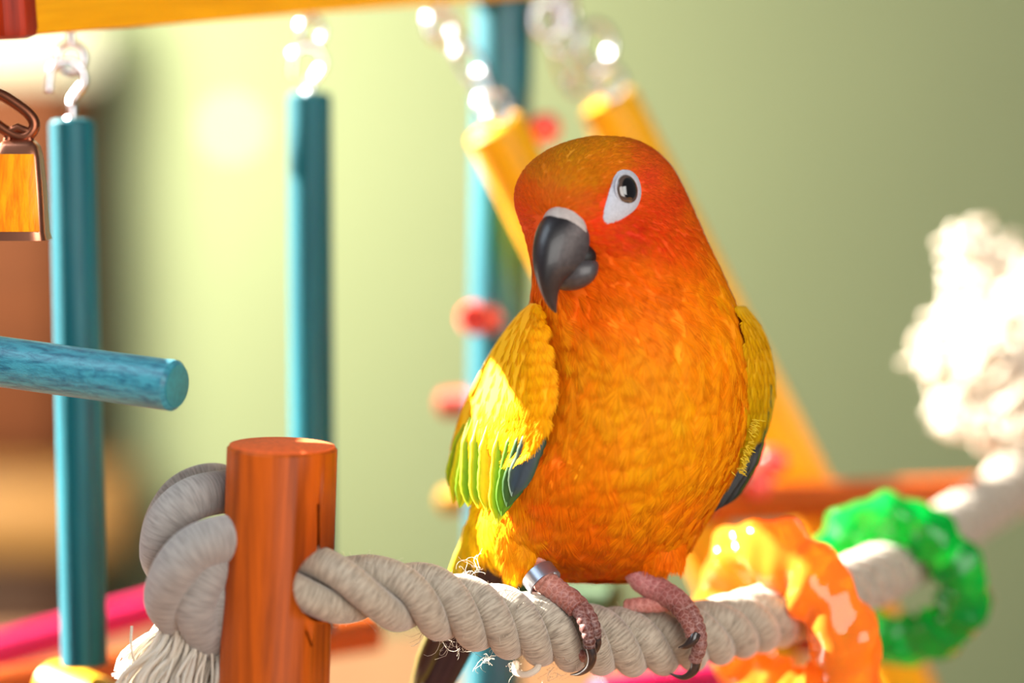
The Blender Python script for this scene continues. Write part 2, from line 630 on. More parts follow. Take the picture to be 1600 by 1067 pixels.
# hole + split cut out of the shaft
hole_a = P(560, 924, 0.590)
hole_b = P(250, 868, 0.626)
cut = MB()
cut.tube(straight(hole_a, hole_b), 0.0094, 40)
cobj = cut.build('cut_tmp', M['black'])
cr = MB()
c0 = P(497, 862, 0.5925)
cr.box(c0 + UP * 0.004, Vector((0.00035, 0, 0)), Vector((0.0, 0.005, 0)), Vector((0, 0, 0.0075)))
for a_, b_ in (((478, 985), (486, 1012)), ((519, 985), (509, 1008))):
    pa, pb_ = P(*a_, 0.5915), P(*b_, 0.5915)
    zz = (pa - pb_) / 2
    cr.box((pa + pb_) / 2, Vector((0.0003, 0, 0)), Vector((0, 0.004, 0)), zz)
crobj = cr.build('cut_tmp', M['black'])
for c in (cobj, crobj):
    md = pbody.modifiers.new('b', 'BOOLEAN')
    md.operation = 'DIFFERENCE'
    md.solver = 'EXACT'
    md.object = c
dg = bpy.context.evaluated_depsgraph_get()
me2 = bpy.data.meshes.new_from_object(pbody.evaluated_get(dg))
pbody.modifiers.clear()
pbody.data = me2
for c in (cobj, crobj):
    bpy.data.objects.remove(c, do_unlink=True)
tcap = MB().tube([ptop + pdir * 0.0004, ptop - pdir * 0.00025, ptop - pdir * 0.0004], [PR - 0.0006, PR - 0.0006, PR - 0.0011], 48).build('end_grain', M['orange_end'], post)
# the saw cut across the top is slightly slanted
for ob_ in (pbody, tcap):
    for v_ in ob_.data.vertices:
        if (v_.co - ptop).dot(-pdir) > -0.0012:
            v_.co.z += (v_.co.y - ptop.y) * 0.11
tag(post, 'thick orange stained wooden post with the rope perch through its hole', 'post')


# yellow beam across the top, held by a far support post and the tall blue post
def beam_D(x):
    return 0.66 + 0.00017 * x


def beam_pt(x, dy=0.0):
    return P(x, 55 - x * 0.0725 + dy, beam_D(x))


beam = empty('yellow_beam', beam_pt(300))
BR = 0.0125
ba = beam_pt(-330, -75)
bb_ = beam_pt(800, -62)
bdir = (bb_ - ba).normalized()
bside = bdir.cross(Vector((0, 0, 1))).normalized()
bup = bside.cross(bdir).normalized()
MB().box((ba + bb_) / 2, (bb_ - ba) / 2, bside * 0.011, bup * BR, 0.0015).build('beam', M['yellow_wood'], beam, split=30)
tag(beam, 'long yellow stained wooden beam the blue dowels hang from', 'beam')


def eye_screw(parent, top, drop=0.010, r=0.0042, turn=0.4):
    """Screw eye hanging from the beam: shank and ring."""
    top = Vector(top)
    c = top - Vector((0, 0, drop))
    ring = [c + Vector((math.cos(turn) * math.cos(a), math.sin(turn) * math.cos(a), math.sin(a))) * r for a in np.linspace(0, 2 * math.pi, 24, endpoint=False)]
    m = MB()
    m.tube(ring, 0.0011, 10, closed=True)
    m.tube(straight(top + Vector((0, 0, 0.004)), c + Vector((0, 0, r))), 0.0011, 10)
    m.build('screw_eye', M['chrome'], parent)
    return c - Vector((0, 0, r))


def screw_hook(parent, top_center, bottom, r=0.0048, turn=0.2):
    """Open question-mark hook: arc over the eye, then shank down into the dowel."""
    c = Vector(top_center)
    e = Vector((math.cos(turn), math.sin(turn), 0))
    pts = [c - e * r * 1.05 - Vector((0, 0, r * 0.75)), c - e * r - Vector((0, 0, r * 0.1))]
    for a in np.linspace(math.pi * 0.85, -0.45, 9):
        pts.append(c + e * math.cos(a) * r + Vector((0, 0, math.sin(a) * r)))
    b = Vector(bottom)
    pts.append(c + e * r * 0.3 - Vector((0, 0, r * 1.25)))
    pts.append(b + Vector((0, 0, 0.004)))
    pts.append(b - Vector((0, 0, 0.004)))
    path = smooth_path(pts, 44)
    m = MB().tube(path, 0.00115, 12)
    m.tube([b + Vector((0, 0, 0.0002)), b + Vector((0, 0, 0.0012))], [0.0024, 0.0018], 16)
    return m.build('screw_hook', M['chrome'], parent)


def hanging_dowel(px_top, py_top, px_bot, py_bot, D, r, eye_px, eye_py, label):
    t = P(px_top, py_top, D)
    b = P(px_bot, py_bot, D)
    o = empty('hanging_dowel', b)
    dowel_mesh(t, b, r, 0.0007, 32).build('dowel', M['blue_wood'], o)
    end_discs(M['blue_end'], [b, t], r * 0.9, o)
    c = P(eye_px, eye_py, D)
    screw_hook(o, c, t)
    tag(o, label, 'dowel', 'blue dowels hanging from the yellow beam')
    return o


D1, D2 = beam_D(112), beam_D(485)
hanging_dowel(113, 190, 132, 1040, D1, 36.0 / FPX * D1, 104, 122, 'blue stained dowel on a steel hook beside the copper bell')
hanging_dowel(484, 148, 490, 985, D2, 34.0 / FPX * D2, 480, 98, 'blue stained dowel hanging behind the orange post')
eye_screw(beam, P(110, 52, D1), 0.0068, 0.0038, 0.5)
eye_screw(beam, P(486, 16, D2), 0.0066, 0.0040, 0.5)
eye_screw(beam, P(688, 2, beam_D(688)), 0.0078, 0.0048, 0.4)

# tall blue post behind the bird
BPD = 0.80
bp = empty('blue_post', (P(783, 900, BPD).x, P(783, 900, BPD).y, TABLE_Z))
b_top = P(790, -150, BPD)
b_low = P(770, 1060, BPD)
bd = (b_low - b_top).normalized()
b_end = b_top + bd * ((TABLE_Z - b_top.z) / bd.z)
BPR = 46.0 / FPX * BPD
MB().tube(straight(b_top, b_end, 5), BPR, 40, chamfer=0.0008).build('shaft', M['blue_gloss'], bp)
# pegs through the tall post
for (x0, y0, x1, y1, d0, d1, r, mat) in ((738, 497, 800, 505, 0.775, 0.82, 0.0052, 'bead_red'),
                                         (690, 632, 830, 622, 0.815, 0.80, 0.0048, 'red_wood'),
                                         (690, 783, 830, 775, 0.815, 0.80, 0.0046, 'bead_yellow'),
                                         (760, 926, 965, 935, 0.80, 0.775, 0.0052, 'green_wood')):
    MB().tube(straight(P(x0, y0, d0), P(x1, y1, d1), 4), r, 20, chamfer=0.0012).build('peg', M[mat], bp)
tag(bp, 'tall teal blue wooden post with coloured pegs behind the parrot', 'post')

# off-frame supports: the beam's other end and the sideways dowel, the far end of the rope
SPD = 0.632
sp = empty('support_post', (P(-325, 900, SPD).x, P(-325, 900, SPD).y, TABLE_Z))
s0 = P(-325, -700, SPD)
s0.x, s0.y = sp.location.x, sp.location.y
MB().tube(straight(s0, (s0.x, s0.y, TABLE_Z), 4), 0.014, 32, chamfer=0.001).build('shaft', M['orange_wood'], sp)


def lift(px, py, w):
    """Height at which the sun ray to this spot crosses the support post's plane."""
    p = B(px, py, w)
    t = (p.x - s0.x) / SUN_TRAVEL.x
    return p - SUN_TRAVEL * t


for (q0, q1, y0, y1) in ((lift(980, 195, 0), lift(790, 570, -20), s0.y + 0.012, s0.y + 0.170), (lift(437, 690, -170), lift(280, 985, -170), s0.y + 0.012, s0.y + 0.058)):  # unseen boards added to shade the head, the orange post and the knot
    MB().box((s0.x, (y0 + y1) / 2, (q0.z + q1.z) / 2), (0.004, 0, 0), (0, (y1 - y0) / 2, 0), (0, 0, (q0.z - q1.z) / 2), 0.001).build('shade_board', M['yellow_wood'], sp, split=30)
tag(sp, 'orange support post holding the yellow beam and sideways blue dowel', 'post')
FPD = 0.85
fp = empty('far_post', (P(1760, 700, FPD).x, P(1760, 700, FPD).y, TABLE_Z - 0.2))
f0 = P(1760, 300, FPD)
MB().tube(straight(f0, (f0.x, f0.y, 0.0), 4), 0.014, 32, chamfer=0.001).build('shaft', M['orange_wood'], fp)
tag(fp, 'orange floor post holding the frayed rope end', 'post')

# sideways blue dowel
hd = empty('perch_dowel', P(100, 580, 0.615))
ha = P(-325, 520, 0.648)
hb = P(276, 603, 0.600)
hm = MB().tube(straight(ha, hb, 6), [0.0068, 0.0067, 0.0066, 0.0065, 0.0064, 0.0064], 36, chamfer=0.0009)
hm.build('dowel', M['lit_rough_blue'], hd)
end_discs(M['blue_end'], [ha, hb], 0.0054, hd)
tag(hd, 'blue dowel perch coloured as if sunlit with its cut end pointing sideways', 'perch')

# red wooden knob in front of the beam's end
kn = MB()
ka = P(8, -62, 0.640)
octo = []
kd = Vector((0.05, 0, -1)).normalized()
kp = [ka, ka + kd * 0.001, ka + kd * 0.018, ka + kd * 0.020, ka + kd * 0.0208]
kn.tube(kp, [0.0065, 0.0072, 0.0074, 0.0068, 0.0045], 8)
tag(kn.build('wooden_block', M['red_wood'], None, split=25), 'rough red brown wooden block at the end of the yellow beam', 'block')


# copper bell on a link
def oval_link(c, ax, ay, la, lb, r):
    c = Vector(c)
    pts = []
    for a in np.linspace(0, 2 * math.pi, 36, endpoint=False):
        ca, sa = math.cos(a), math.sin(a)
        x = math.copysign(abs(ca) ** 0.65, ca) * la
        y = math.copysign(abs(sa) ** 0.8, sa) * lb
        pts.append(c + Vector(ax) * x + Vector(ay) * y)
    return MB().tube(pts, r, 12, closed=True)


BD = 0.628
bell = empty('copper_bell', P(30, 372, BD))


def bell_ring(py, hw, hd_, cx):
    out = []
    c = P(cx, py, BD)
    for a in np.linspace(0, 2 * math.pi, 40, endpoint=False):
        ca, sa = math.cos(a), math.sin(a)
        x = math.copysign(abs(ca) ** 0.35, ca) * hw * S
        y = math.copysign(abs(sa) ** 0.35, sa) * hd_ * S
        out.append(list(c + RIGHT * x + Vector((0, 1, 0)) * y))
    return out


bm_ = MB()
rings = [(217, 5, 4, 30), (220, 24, 18, 30), (228, 31, 22, 30), (245, 36, 26, 29), (300, 43, 32, 28), (362, 49, 36, 26), (374, 52, 38, 26), (374, 47, 33, 26), (340, 43, 30, 27), (250, 33, 23, 29)]
V = []
for r_ in rings:
    V += bell_ring(*r_)
F = []
for i in range(len(rings) - 1):
    for j in range(40):
        k = (j + 1) % 40
        F.append((i * 40 + j, (i + 1) * 40 + j, (i + 1) * 40 + k, i * 40 + k))
bm_.add(V, F)
bm_.build('bell_body', M['copper'], bell, split=50)
fm = MB()
gv, gf, gu = [], [], []
for i in range(9):
    for j in range(9):
        t, s_ = i / 8, j / 8 * 2 - 1
        py = 240 + t * 120
        hw = 29 + 14 * t
        dep = 25.5 + 11 * t
        c = P(29 - 3 * t, py, BD) + RIGHT * (hw * s_ * S) - Vector((0, 1, 0)) * ((dep + 2.0 * (1 - s_ ** 8) * (1 - (2 * t - 1) ** 8)) * S)
        gv.append(list(c))
        gu.append((s_ * 0.5 + 0.5 + 0.2 * t * s_, t * 0.02))
for i in range(8):
    for j in range(8):
        gf.append((i * 9 + j, i * 9 + j + 1, (i + 1) * 9 + j + 1, (i + 1) * 9 + j))
fm.add(gv, gf, gu)
fo = fm.build('bell_face', M['reflect_face'], bell)
fo['label'] = 'bell face with a streaky orange reflection painted in'
lp = MB().tube([P(12, 222, BD), P(14, 206, BD), P(28, 200, BD), P(44, 206, BD), P(46, 222, BD)], 0.0013, 12)
lp.build('hanger_loop', M['copper_dark'], bell)
tag(bell, 'copper bell with an orange reflection painted on its face hanging from a chain link', 'bell')
chn = empty('bell_chain', P(0, 180, BD))
oval_link(P(12, 180, BD), (RIGHT * 0.82 - UP * 0.57), (RIGHT * 0.57 + UP * 0.82), 46 * S, 22 * S, 0.0015).build('link', M['copper_dark'], chn)
prev = Vector(P(-22, 152, BD))
topb = beam_pt(-60, -20)
nl = 4
for k in range(nl):
    f = (k + 0.5) / nl
    c = prev.lerp(topb, f)
    dv = (topb - prev).normalized()
    sd = Vector((0, 1, 0)) if k % 2 == 0 else RIGHT
    oval_link(c, dv, sd, (topb - prev).length / nl * 0.62, 0.0032, 0.0012).build('link', M['copper_dark'], chn)
tag(chn, 'dark copper oval chain links holding the bell', 'chain')

# yellow ladder hung behind the bird
ladder = empty('ladder', P(1300, 1080, 0.9))
rail1 = (P(772, 196, 0.765), P(1240, 1115, 0.82))
rail2 = (P(950, 158, 0.80), P(1440, 1125, 0.855))
for a, b in (rail1, rail2):
    MB().tube(straight(a, b, 5), 0.0098, 36, chamfer=0.001).build('rail', M['yellow_wood'], ladder)
for k in range(4):
    f = 0.12 + 0.25 * k
    a = Vector(rail1[0]).lerp(Vector(rail1[1]), f)
    b = Vector(rail2[0]).lerp(Vector(rail2[1]), f)
    MB().tube(straight(a, b, 3), 0.0048, 18).build('rung', M['red_wood' if k % 2 else 'orange_wood'], ladder)
for a in (rail1[0], rail2[0]):
    eye = Vector(a) + Vector((0, 0, 0.006))
    ring = [eye + Vector((math.cos(t), 0.3 * math.sin(t), math.sin(t))) * 0.005 for t in np.linspace(0, 2 * math.pi, 24, endpoint=False)]
    MB().tube(ring, 0.0012, 10, closed=True).build('screw_eye', M['chrome'], ladder)
tag(ladder, 'yellow wooden ladder leaning diagonally behind the parrot', 'ladder')

# chains the ladder hangs from
for (pts, lab) in ((((690, 40, 0.775), (735, 100, 0.768), (764, 168, 0.762)), 'steel chain from the yellow beam to the ladder'),
                   (((868, -30, 0.79), (872, 40, 0.79), (888, 118, 0.795), (935, 142, 0.80)), 'steel chain over the parrot ending at the ladder')):
    path = smooth_path([P(*p) for p in pts], 60)
    L = np.linalg.norm(np.diff(path, axis=0), axis=1).sum()
    n = max(3, int(round(L / 0.0125)))
    ch = empty('hanging_chain', Vector(path[0]))
    for k in range(n):
        i = (k + 0.5) / n * 59
        c = Vector(path[int(i)])
        dv = (Vector(path[min(59, int(i) + 2)]) - Vector(path[max(0, int(i) - 2)])).normalized()
        sd = dv.cross(Vector((0, 1, 0)) if k % 2 else Vector((0.7, 0.7, 0))).normalized()
        oval_link(c, dv, sd, L / n * 0.64, 0.0036, 0.00085).build('link', M['chrome'], ch)
    tag(ch, lab, 'chain')

# screw eye and ring group over the bird: clip ring
clip = empty('clip_ring', P(868, 20, 0.86))
for (x, y, d, r, tr) in ((858, 30, 0.785, 0.0056, 0.3), (884, 20, 0.79, 0.0052, 1.0), (930, 70, 0.80, 0.0068, 0.6)):
    c = P(x, y, d)
    MB().tube([c + Vector((math.cos(tr) * math.cos(t), math.sin(tr) * math.cos(t), math.sin(t))) * r for t in np.linspace(0, 2 * math.pi, 28, endpoint=False)], 0.0013, 12, closed=True).build('ring', M['chrome'], clip)
tag(clip, 'cluster of shiny steel rings on the chain above the parrot', 'ring')


def bead(px, py, D, r, mat, label):
    m = MB()
    c = P(px, py, D)
    prof = []
    for t in np.linspace(0.28, math.pi - 0.28, 14):
        prof.append((math.cos(t), math.sin(t)))
    path = [c + Vector((0, 0, 1)) * (p[0] * r) for p in prof]
    m.tube(path, [p[1] * r for p in prof], 28)
    return tag(m.build('bead', M[mat], None, split=50), label, 'bead')


bead(852, 200, 0.79, 0.0052, 'bead_red', 'shiny red bead beside the chain above the parrot\'s crown')

# orange bar low on the right, with beads added for two highlights
ob = empty('orange_bar', P(1400, 770, 0.87))
MB().tube(straight(P(1105, 788, 0.786), P(1775, 764, 0.870), 5), 0.0064, 28, chamfer=0.0008).build('bar', M['orange_wood'], ob)
tag(ob, 'orange stained wooden bar crossing in front of the yellow ladder', 'bar')
bead(1205, 722, 0.788, 0.0054, 'bead_red', 'upper red bead on the orange bar by the parrot\'s wing')
bead(1186, 757, 0.781, 0.0048, 'bead_red', 'lower red bead on the orange bar by the parrot\'s wing')

# magenta, orange and yellow dowels low down
def loose_dowel(name, a, b, r, mat, label, end=None):
    o = empty(name, Vector(a))
    MB().tube(straight(a, b, 4), r, 28, chamfer=0.0008).build('dowel', M[mat], o)
    return tag(o, label, 'dowel')


loose_dowel('magenta_dowel', P(-330, 1112, 0.80), P(330, 928, 0.86), 0.0062, 'pink_wood', 'magenta stained dowel running low behind the blue dowel')
loose_dowel('magenta_dowel', P(930, 1100, 0.74), P(1120, 1072, 0.76), 0.0075, 'pink_wood', 'magenta stained dowel under the parrot\'s feet')
loose_dowel('orange_dowel', P(-60, 1085, 0.74), P(590, 985, 0.79), 0.0064, 'orange_wood', 'orange stained dowel low behind the orange post')
loose_dowel('yellow_dowel', P(250, 1140, 0.66), P(84, 1070, 0.70), 0.0075, 'yellow_wood', 'pale yellow sunlit dowel end below the blue dowels')

# ---------------------------------------------------------------- rope perch
rope = empty('rope_perch', P(560, 925, 0.605))
rc = [(425, 893, 0.606), (480, 905, 0.5995), (560, 922, 0.602), (650, 934, 0.609), (750, 962, 0.616), (850, 986, 0.623), (930, 1000, 0.630),
      (1000, 1003, 0.636), (1080, 995, 0.643), (1160, 975, 0.655), (1230, 955, 0.672), (1300, 928, 0.692), (1380, 894, 0.718), (1418, 870, 0.735), (1455, 845, 0.753), (1545, 786, 0.795), (1650, 722, 0.835), (1770, 660, 0.853)]
core = smooth_path([P(*q) for q in rc], 420)
T, N, Bn = frames(core)
Lc = np.concatenate([[0], np.cumsum(np.linalg.norm(np.diff(core, axis=0), axis=1))])
RR = 0.0093
rcen = RR * 0.56
rs = RR - rcen
# lay: long near the post, tight further on
lead = np.interp(Lc, [0, 0.022, 0.045, 0.07, 1], [0.070, 0.056, 0.034, 0.0270, 0.0270])
phase = np.concatenate([[0], np.cumsum(2 * math.pi * np.diff(Lc) / (0.5 * (lead[1:] + lead[:-1])))])
HAND = 1.0
strand_paths = []
for k in range(3):
    a = HAND * phase + k * 2 * math.pi / 3 + 0.9
    path = core + rcen * (np.cos(a)[:, None] * N + np.sin(a)[:, None] * Bn)
    strand_paths.append(path)
    MB().tube(path, rs, 26).build('strand', M['rope'], rope, split=0)

# fuzz standing off the rope
def fibres(m, anchors, normals, lens, r, curl, n=5, bias=None):
    for p, nn, ln in zip(anchors, normals, lens):
        p = np.array(p, float)
        d = np.array(nn, float) + rng.normal(0, 0.6, 3)
        if bias is not None:
            d = d + np.array(bias)
        d /= np.linalg.norm(d) + 1e-9
        ax = rng.normal(0, 1, 3)
        pts = [p.copy()]
        for i in range(n):
            d = d + np.cross(ax, d) * curl * rng.uniform(0.2, 1.0) + rng.normal(0, 0.25, 3)
            d /= np.linalg.norm(d) + 1e-9
            pts.append(pts[-1] + d * ln / n)
        m.tube(pts, np.linspace(r, r * 0.5, n + 1), 3, cap=False)


fz = MB()
an, no_, le = [], [], []
for k in range(3):
    path = strand_paths[k]
    Ts, Ns, Bs = frames(path)
    for q in range(900):
        i = int(rng.integers(35, 330))
        a = rng.uniform(0, 2 * math.pi)
        nrm = math.cos(a) * Ns[i] + math.sin(a) * Bs[i]
        out = path[i] - core[i]
        out /= np.linalg.norm(out)
        if nrm.dot(out) < 0.1:
            continue
        an.append(path[i] + nrm * rs * 0.97)
        no_.append(nrm * 0.7 + rng.normal(0, 0.5, 3))
        le.append(rng.uniform(0.0008, 0.0028) if rng.random() < 0.93 else rng.uniform(0.003, 0.007))
fibres(fz, an, no_, le, 0.000045, 0.7)
# loose tufts under the rope
for (x, y, d) in ((660, 985, 0.609), (700, 1005, 0.612), (722, 1012, 0.613), (760, 1030, 0.616), (800, 1042, 0.618), (862, 1048, 0.622), (730, 900, 0.612), (745, 890, 0.614)):
    p = P(x, y, d + 0.004)
    nb = 9
    fibres(fz, [p + Vector(rng.normal(0, 0.0008, 3)) for _ in range(nb)], [(-0.3, 0, -1.0 if y > 950 else 1.0)] * nb, rng.uniform(0.003, 0.008, nb), 0.00007, 0.5, 7)
tag(fz.build('fuzz', M['fuzz'], rope, split=0), kind='stuff')

# frayed loop of one yarn under the rope
MB().tube(smooth_path([P(806, 1035, 0.622), P(806, 1050, 0.620), P(822, 1054, 0.618), P(838, 1046, 0.618), P(842, 1034, 0.620)], 24), 0.0009, 8).build('loose_loop', M['fuzz'], rope)


# knot on the other side of the post
def knot_strand(pts, r, name='knot_strand', mat='shaded_rope'):
    n = 60
    path = smooth_path([P(*q) for q in pts], n)
    rr = np.full(n, r * 1.0)
    rr[:3] *= (0.7, 0.85, 0.95)
    rr[-3:] *= (0.95, 0.85, 0.7)
    MB().tube(path, rr, 26).build(name, M[mat], rope, split=0)


KR = 36.0 / FPX * 0.61
knot_strand([(410, 768, 0.622), (350, 768, 0.613), (296, 782, 0.607), (262, 816, 0.606), (252, 862, 0.609), (262, 890, 0.618)], KR * 0.95)
knot_strand([(400, 800, 0.634), (345, 756, 0.630), (290, 768, 0.628), (258, 812, 0.628), (248, 870, 0.630)], KR * 0.9)
knot_strand([(410, 838, 0.605), (352, 842, 0.597), (305, 858, 0.594), (274, 893, 0.594), (262, 935, 0.599), (282, 968, 0.608)], KR * 1.02)
knot_strand([(400, 900, 0.606), (345, 878, 0.600), (318, 905, 0.597), (306, 950, 0.598), (326, 990, 0.604), (352, 1004, 0.612)], KR * 0.98)
knot_strand([(408, 925, 0.608), (362, 900, 0.604), (345, 930, 0.601), (350, 985, 0.604), (372, 1015, 0.610)], KR * 0.9)
knot_strand([(300, 820, 0.618), (300, 880, 0.618), (310, 940, 0.618), (330, 1000, 0.618)], KR * 1.4, 'knot_core')
# frayed tail below the knot: many thin yarns
tl = MB()
for q in range(230):
    u = rng.uniform(0, 1)
    dd = rng.uniform(0.600, 0.625)
    x0 = 270 + 75 * u + rng.normal(0, 6)
    x1 = 205 + 150 * u + rng.normal(0, 12)
    y1 = rng.uniform(1075, 1150)
    xm = x0 * 0.55 + x1 * 0.45 + rng.normal(0, 5)
    path = smooth_path([P(x0, 955 + rng.uniform(-15, 15), dd), P(xm + 6, 1012, dd), P(x1, 1060, dd + rng.normal(0, .003)), P(x1 - 6 + rng.normal(0, 8), y1, dd + rng.normal(0, .004))], 12)
    tl.tube(path, rng.uniform(0.0003, 0.0007), 5, cap=False)
for q in range(120):
    u = rng.uniform(0, 1)
    x0, y0 = 262 + rng.normal(0, 8), 970 + 30 * rng.random()
    x1 = rng.uniform(190, 250)
    y1 = 1010 + 60 * rng.random() + (x1 - 190) * 0.3
    dd = rng.uniform(0.615, 0.630)
    path = smooth_path([P(x0, y0, dd), P((x0 + x1) / 2, (y0 + y1) / 2 - 8, dd), P(x1, y1, dd), P(x1 - 8 + rng.normal(0, 6), y1 + rng.uniform(2, 30), dd)], 10)
    tl.tube(path, rng.uniform(0.0003, 0.0008), 5, cap=False)
tl.tube(smooth_path([P(206, 978, 0.606), P(205, 1010, 0.606), P(215, 1040, 0.608), P(245, 1052, 0.612)], 14), 0.00035, 6)
tag(tl.build('frayed_tail', M['fuzz'], rope, split=0), kind='stuff')

# frayed tassel at the far end of the rope
ts = MB()
base = P(1650, 560, 0.83)
tips = []
for q in range(420):
    a = rng.uniform(math.radians(80), math.radians(265))
    el = rng.normal(0, 0.75)
    ln = rng.uniform(0.55, 1.0)
    rad = (205 + 18 * math.sin(a * 9) + 12 * math.sin(a * 17 + 1)) * ln * 0.83 / FPX
    d = RIGHT * math.cos(a) * math.cos(el) + UP * math.sin(a) * math.cos(el) * 0.86 + FWD * math.sin(el)
    mid = base + d * rad * 0.55 + Vector(rng.normal(0, 0.002, 3))
    end = base + d * rad
    curl = Vector(rng.normal(0, 0.004, 3))
    path = smooth_path([base + d * 0.004, mid, end, end + curl, end + curl * 1.2 + Vector(rng.normal(0, 0.002, 3)) - d * 0.003], 14)
    ts.tube(path, rng.uniform(0.0007, 0.0017), 6)
for (x, y) in ((1505, 372), (1530, 395), (1480, 500), (1460, 570), (1500, 650), (1560, 690), (1500, 440), (1550, 420), (1475, 560), (1585, 400)):
    for q in range(8):
        e = P(x + rng.normal(0, 10), y + rng.normal(0, 10), 0.83 + rng.normal(0, 0.004))
        ts.tube(smooth_path([base, base.lerp(e, 0.6), e, e + Vector(rng.normal(0, 0.004, 3))], 10), 0.0014, 6)
tag(ts.build('frayed_tassel', M['fuzz'], rope, split=0), kind='stuff')
MB().tube(smooth_path([P(1770, 660, 0.853), P(1745, 610, 0.84), P(1700, 575, 0.832), P(1640, 560, 0.83)], 24), 0.008, 20).build('rope_end', M['rope'], rope, split=0)
tag(rope, 'thick twisted cotton rope perch knotted through the orange post', 'rope')


# ---------------------------------------------------------------- acrylic rings on the rope
def crystal_ring(name, center, axis, R, r, flat, mat, label, lumps, seed, up=None):
    rr_ = np.random.default_rng(seed)
    axis = Vector(axis).normalized()
    u0 = (Vector((0, 0, 1)) - axis * axis.z).normalized()
    v0 = axis.cross(u0)
    nu, nv = 96, 36
    ph = rr_.uniform(0, 6.28, 12)
    V, F = [], []
    for i in range(nu):
        a = 2 * math.pi * i / nu
        for j in range(nv):
            b = 2 * math.pi * j / nv
            lump = 0.10 * math.sin(lumps * a + ph[0] + 0.9 * math.sin(b + ph[1])) + 0.07 * math.sin((lumps * 2 - 3) * a + 2 * b + ph[2]) + 0.06 * math.sin(5 * b + 3 * a + ph[3]) + 0.02 * math.sin(13 * a - 2 * b + ph[4])
            rad = r * (1 + lump)
            Rx = R * (1 + 0.03 * math.sin(3 * a + ph[5])) + rad * math.cos(b)
            p = Vector(center) + (u0 * math.cos(a) + v0 * math.sin(a)) * Rx + axis * (rad * flat * math.sin(b))
            V.append(list(p))
    for i in range(nu):
        for j in range(nv):
            F.append((i * nv + j, ((i + 1) % nu) * nv + j, ((i + 1) % nu) * nv + (j + 1) % nv, i * nv + (j + 1) % nv))
    m = MB()
    m.add(V, F)
    return tag(m.build(name, M[mat], None, split=0), label, 'ring')


crystal_ring('acrylic_ring', P(1228, 984, 0.672), (0.76, 0.60, 0.22), 0.0224, 0.0094, 0.95, 'orange_acrylic', 'translucent orange lumpy plastic ring on the rope', 9, 3)
crystal_ring('acrylic_ring', P(1401, 909, 0.727), (0.40, 0.88, 0.25), 0.0200, 0.0076, 0.85, 'green_acrylic', 'translucent green wavy plastic ring on the rope', 10, 8)

# ---------------------------------------------------------------- the parrot
bird = empty('parrot', B(940, 985, 0))

# body: rings (py, left x, right x, depth centre, depth/width ratio, yaw of the long axis)
BODY = [
    (213.5, 926, 966, -14, 1.1, 34), (218, 902, 988, -14, 1.2, 34), (226, 876, 1008, -14, 1.25, 34), (240, 848, 1029, -14, 1.28, 34), (262, 822, 1050, -14, 1.3, 34),
    (290, 807, 1066, -13, 1.3, 34), (318, 805, 1079, -12, 1.28, 33), (348, 813, 1092, -10, 1.22, 30), (382, 824, 1107, -6, 1.12, 25),
    (418, 832, 1124, 0, 1.0, 18), (452, 832, 1139, 6, 0.92, 10), (485, 828, 1153, 10, 0.88, 4), (520, 830, 1166, 10, 0.88, 0),
    (560, 836, 1174, 10, 0.92, 0), (600, 834, 1177, 10, 0.95, 0), (650, 815, 1175, 10, 0.93, 0), (700, 792, 1164, 12, 0.91, 0),
    (750, 770, 1142, 16, 0.89, 0), (795, 752, 1115, 24, 0.84, 0), (835, 744, 1092, 34, 0.76, 0), (865, 756, 1074, 42, 0.66, 0),
    (887, 790, 1052, 48, 0.52, 0), (900, 832, 1020, 50, 0.40, 0), (907, 880, 980, 50, 0.3, 0)]
BT = np.array(BODY, float)
BUMPS = [  # px, py, front?, radius, amount : small swellings of the face
    (905, 292, 30, 8), (1020, 420, 50, 6), (985, 262, 20, 5), (900, 560, 80, 10), (1080, 560, 80, 6), (940, 800, 90, 8)]


def body_pt(py, th):
    """px, py, w on the body for arrays of height and angle."""
    py = np.asarray(py, float)
    th = np.asarray(th, float)
    xl = np.interp(py, BT[:, 0], BT[:, 1])
    xr = np.interp(py, BT[:, 0], BT[:, 2])
    w0 = np.interp(py, BT[:, 0], BT[:, 3])
    q = np.interp(py, BT[:, 0], BT[:, 4])
    yaw = np.radians(np.interp(py, BT[:, 0], BT[:, 5]))
    cx = (xl + xr) / 2
    a = (xr - xl) / 2
    ext = np.sqrt((q * np.sin(yaw)) ** 2 + np.cos(yaw) ** 2)
    A, Bq = a * q / ext, a / ext
    # th = 0 faces the camera, growing to the right
    fx, fw = -np.sin(yaw), -np.cos(yaw)
    sx, sw = np.cos(yaw), -np.sin(yaw)
    x = cx + A * np.cos(th) * fx + Bq * np.sin(th) * sx
    w = w0 + A * np.cos(th) * fw + Bq * np.sin(th) * sw
    front = np.clip((w0 - w) / (a + 1e-6), 0, 1)
    for bx, by, br, am in BUMPS:
        w = w - front * am * np.exp(-((x - bx) ** 2 + (py - by) ** 2) / (2 * br ** 2))
    return x, py, w


def smooth_table():
    """Densify the ring table with Catmull-Rom so that the silhouette is smooth."""
    global BT
    BT = smooth_path(BODY, 160)
    BT = BT[np.argsort(BT[:, 0])]


smooth_table()

CAMA, FWDA, RA, UA = (np.array(list(v)) for v in (CAM, FWD, RIGHT, UP))


def to_world(px, py, w):
    D = DB + np.asarray(w) * S
    D = np.asarray(D, float)
    return CAMA + FWDA * D[..., None] + RA * ((np.asarray(px) - 800) / FPX * D)[..., None] + UA * ((533.5 - np.asarray(py)) / FPX * D)[..., None]


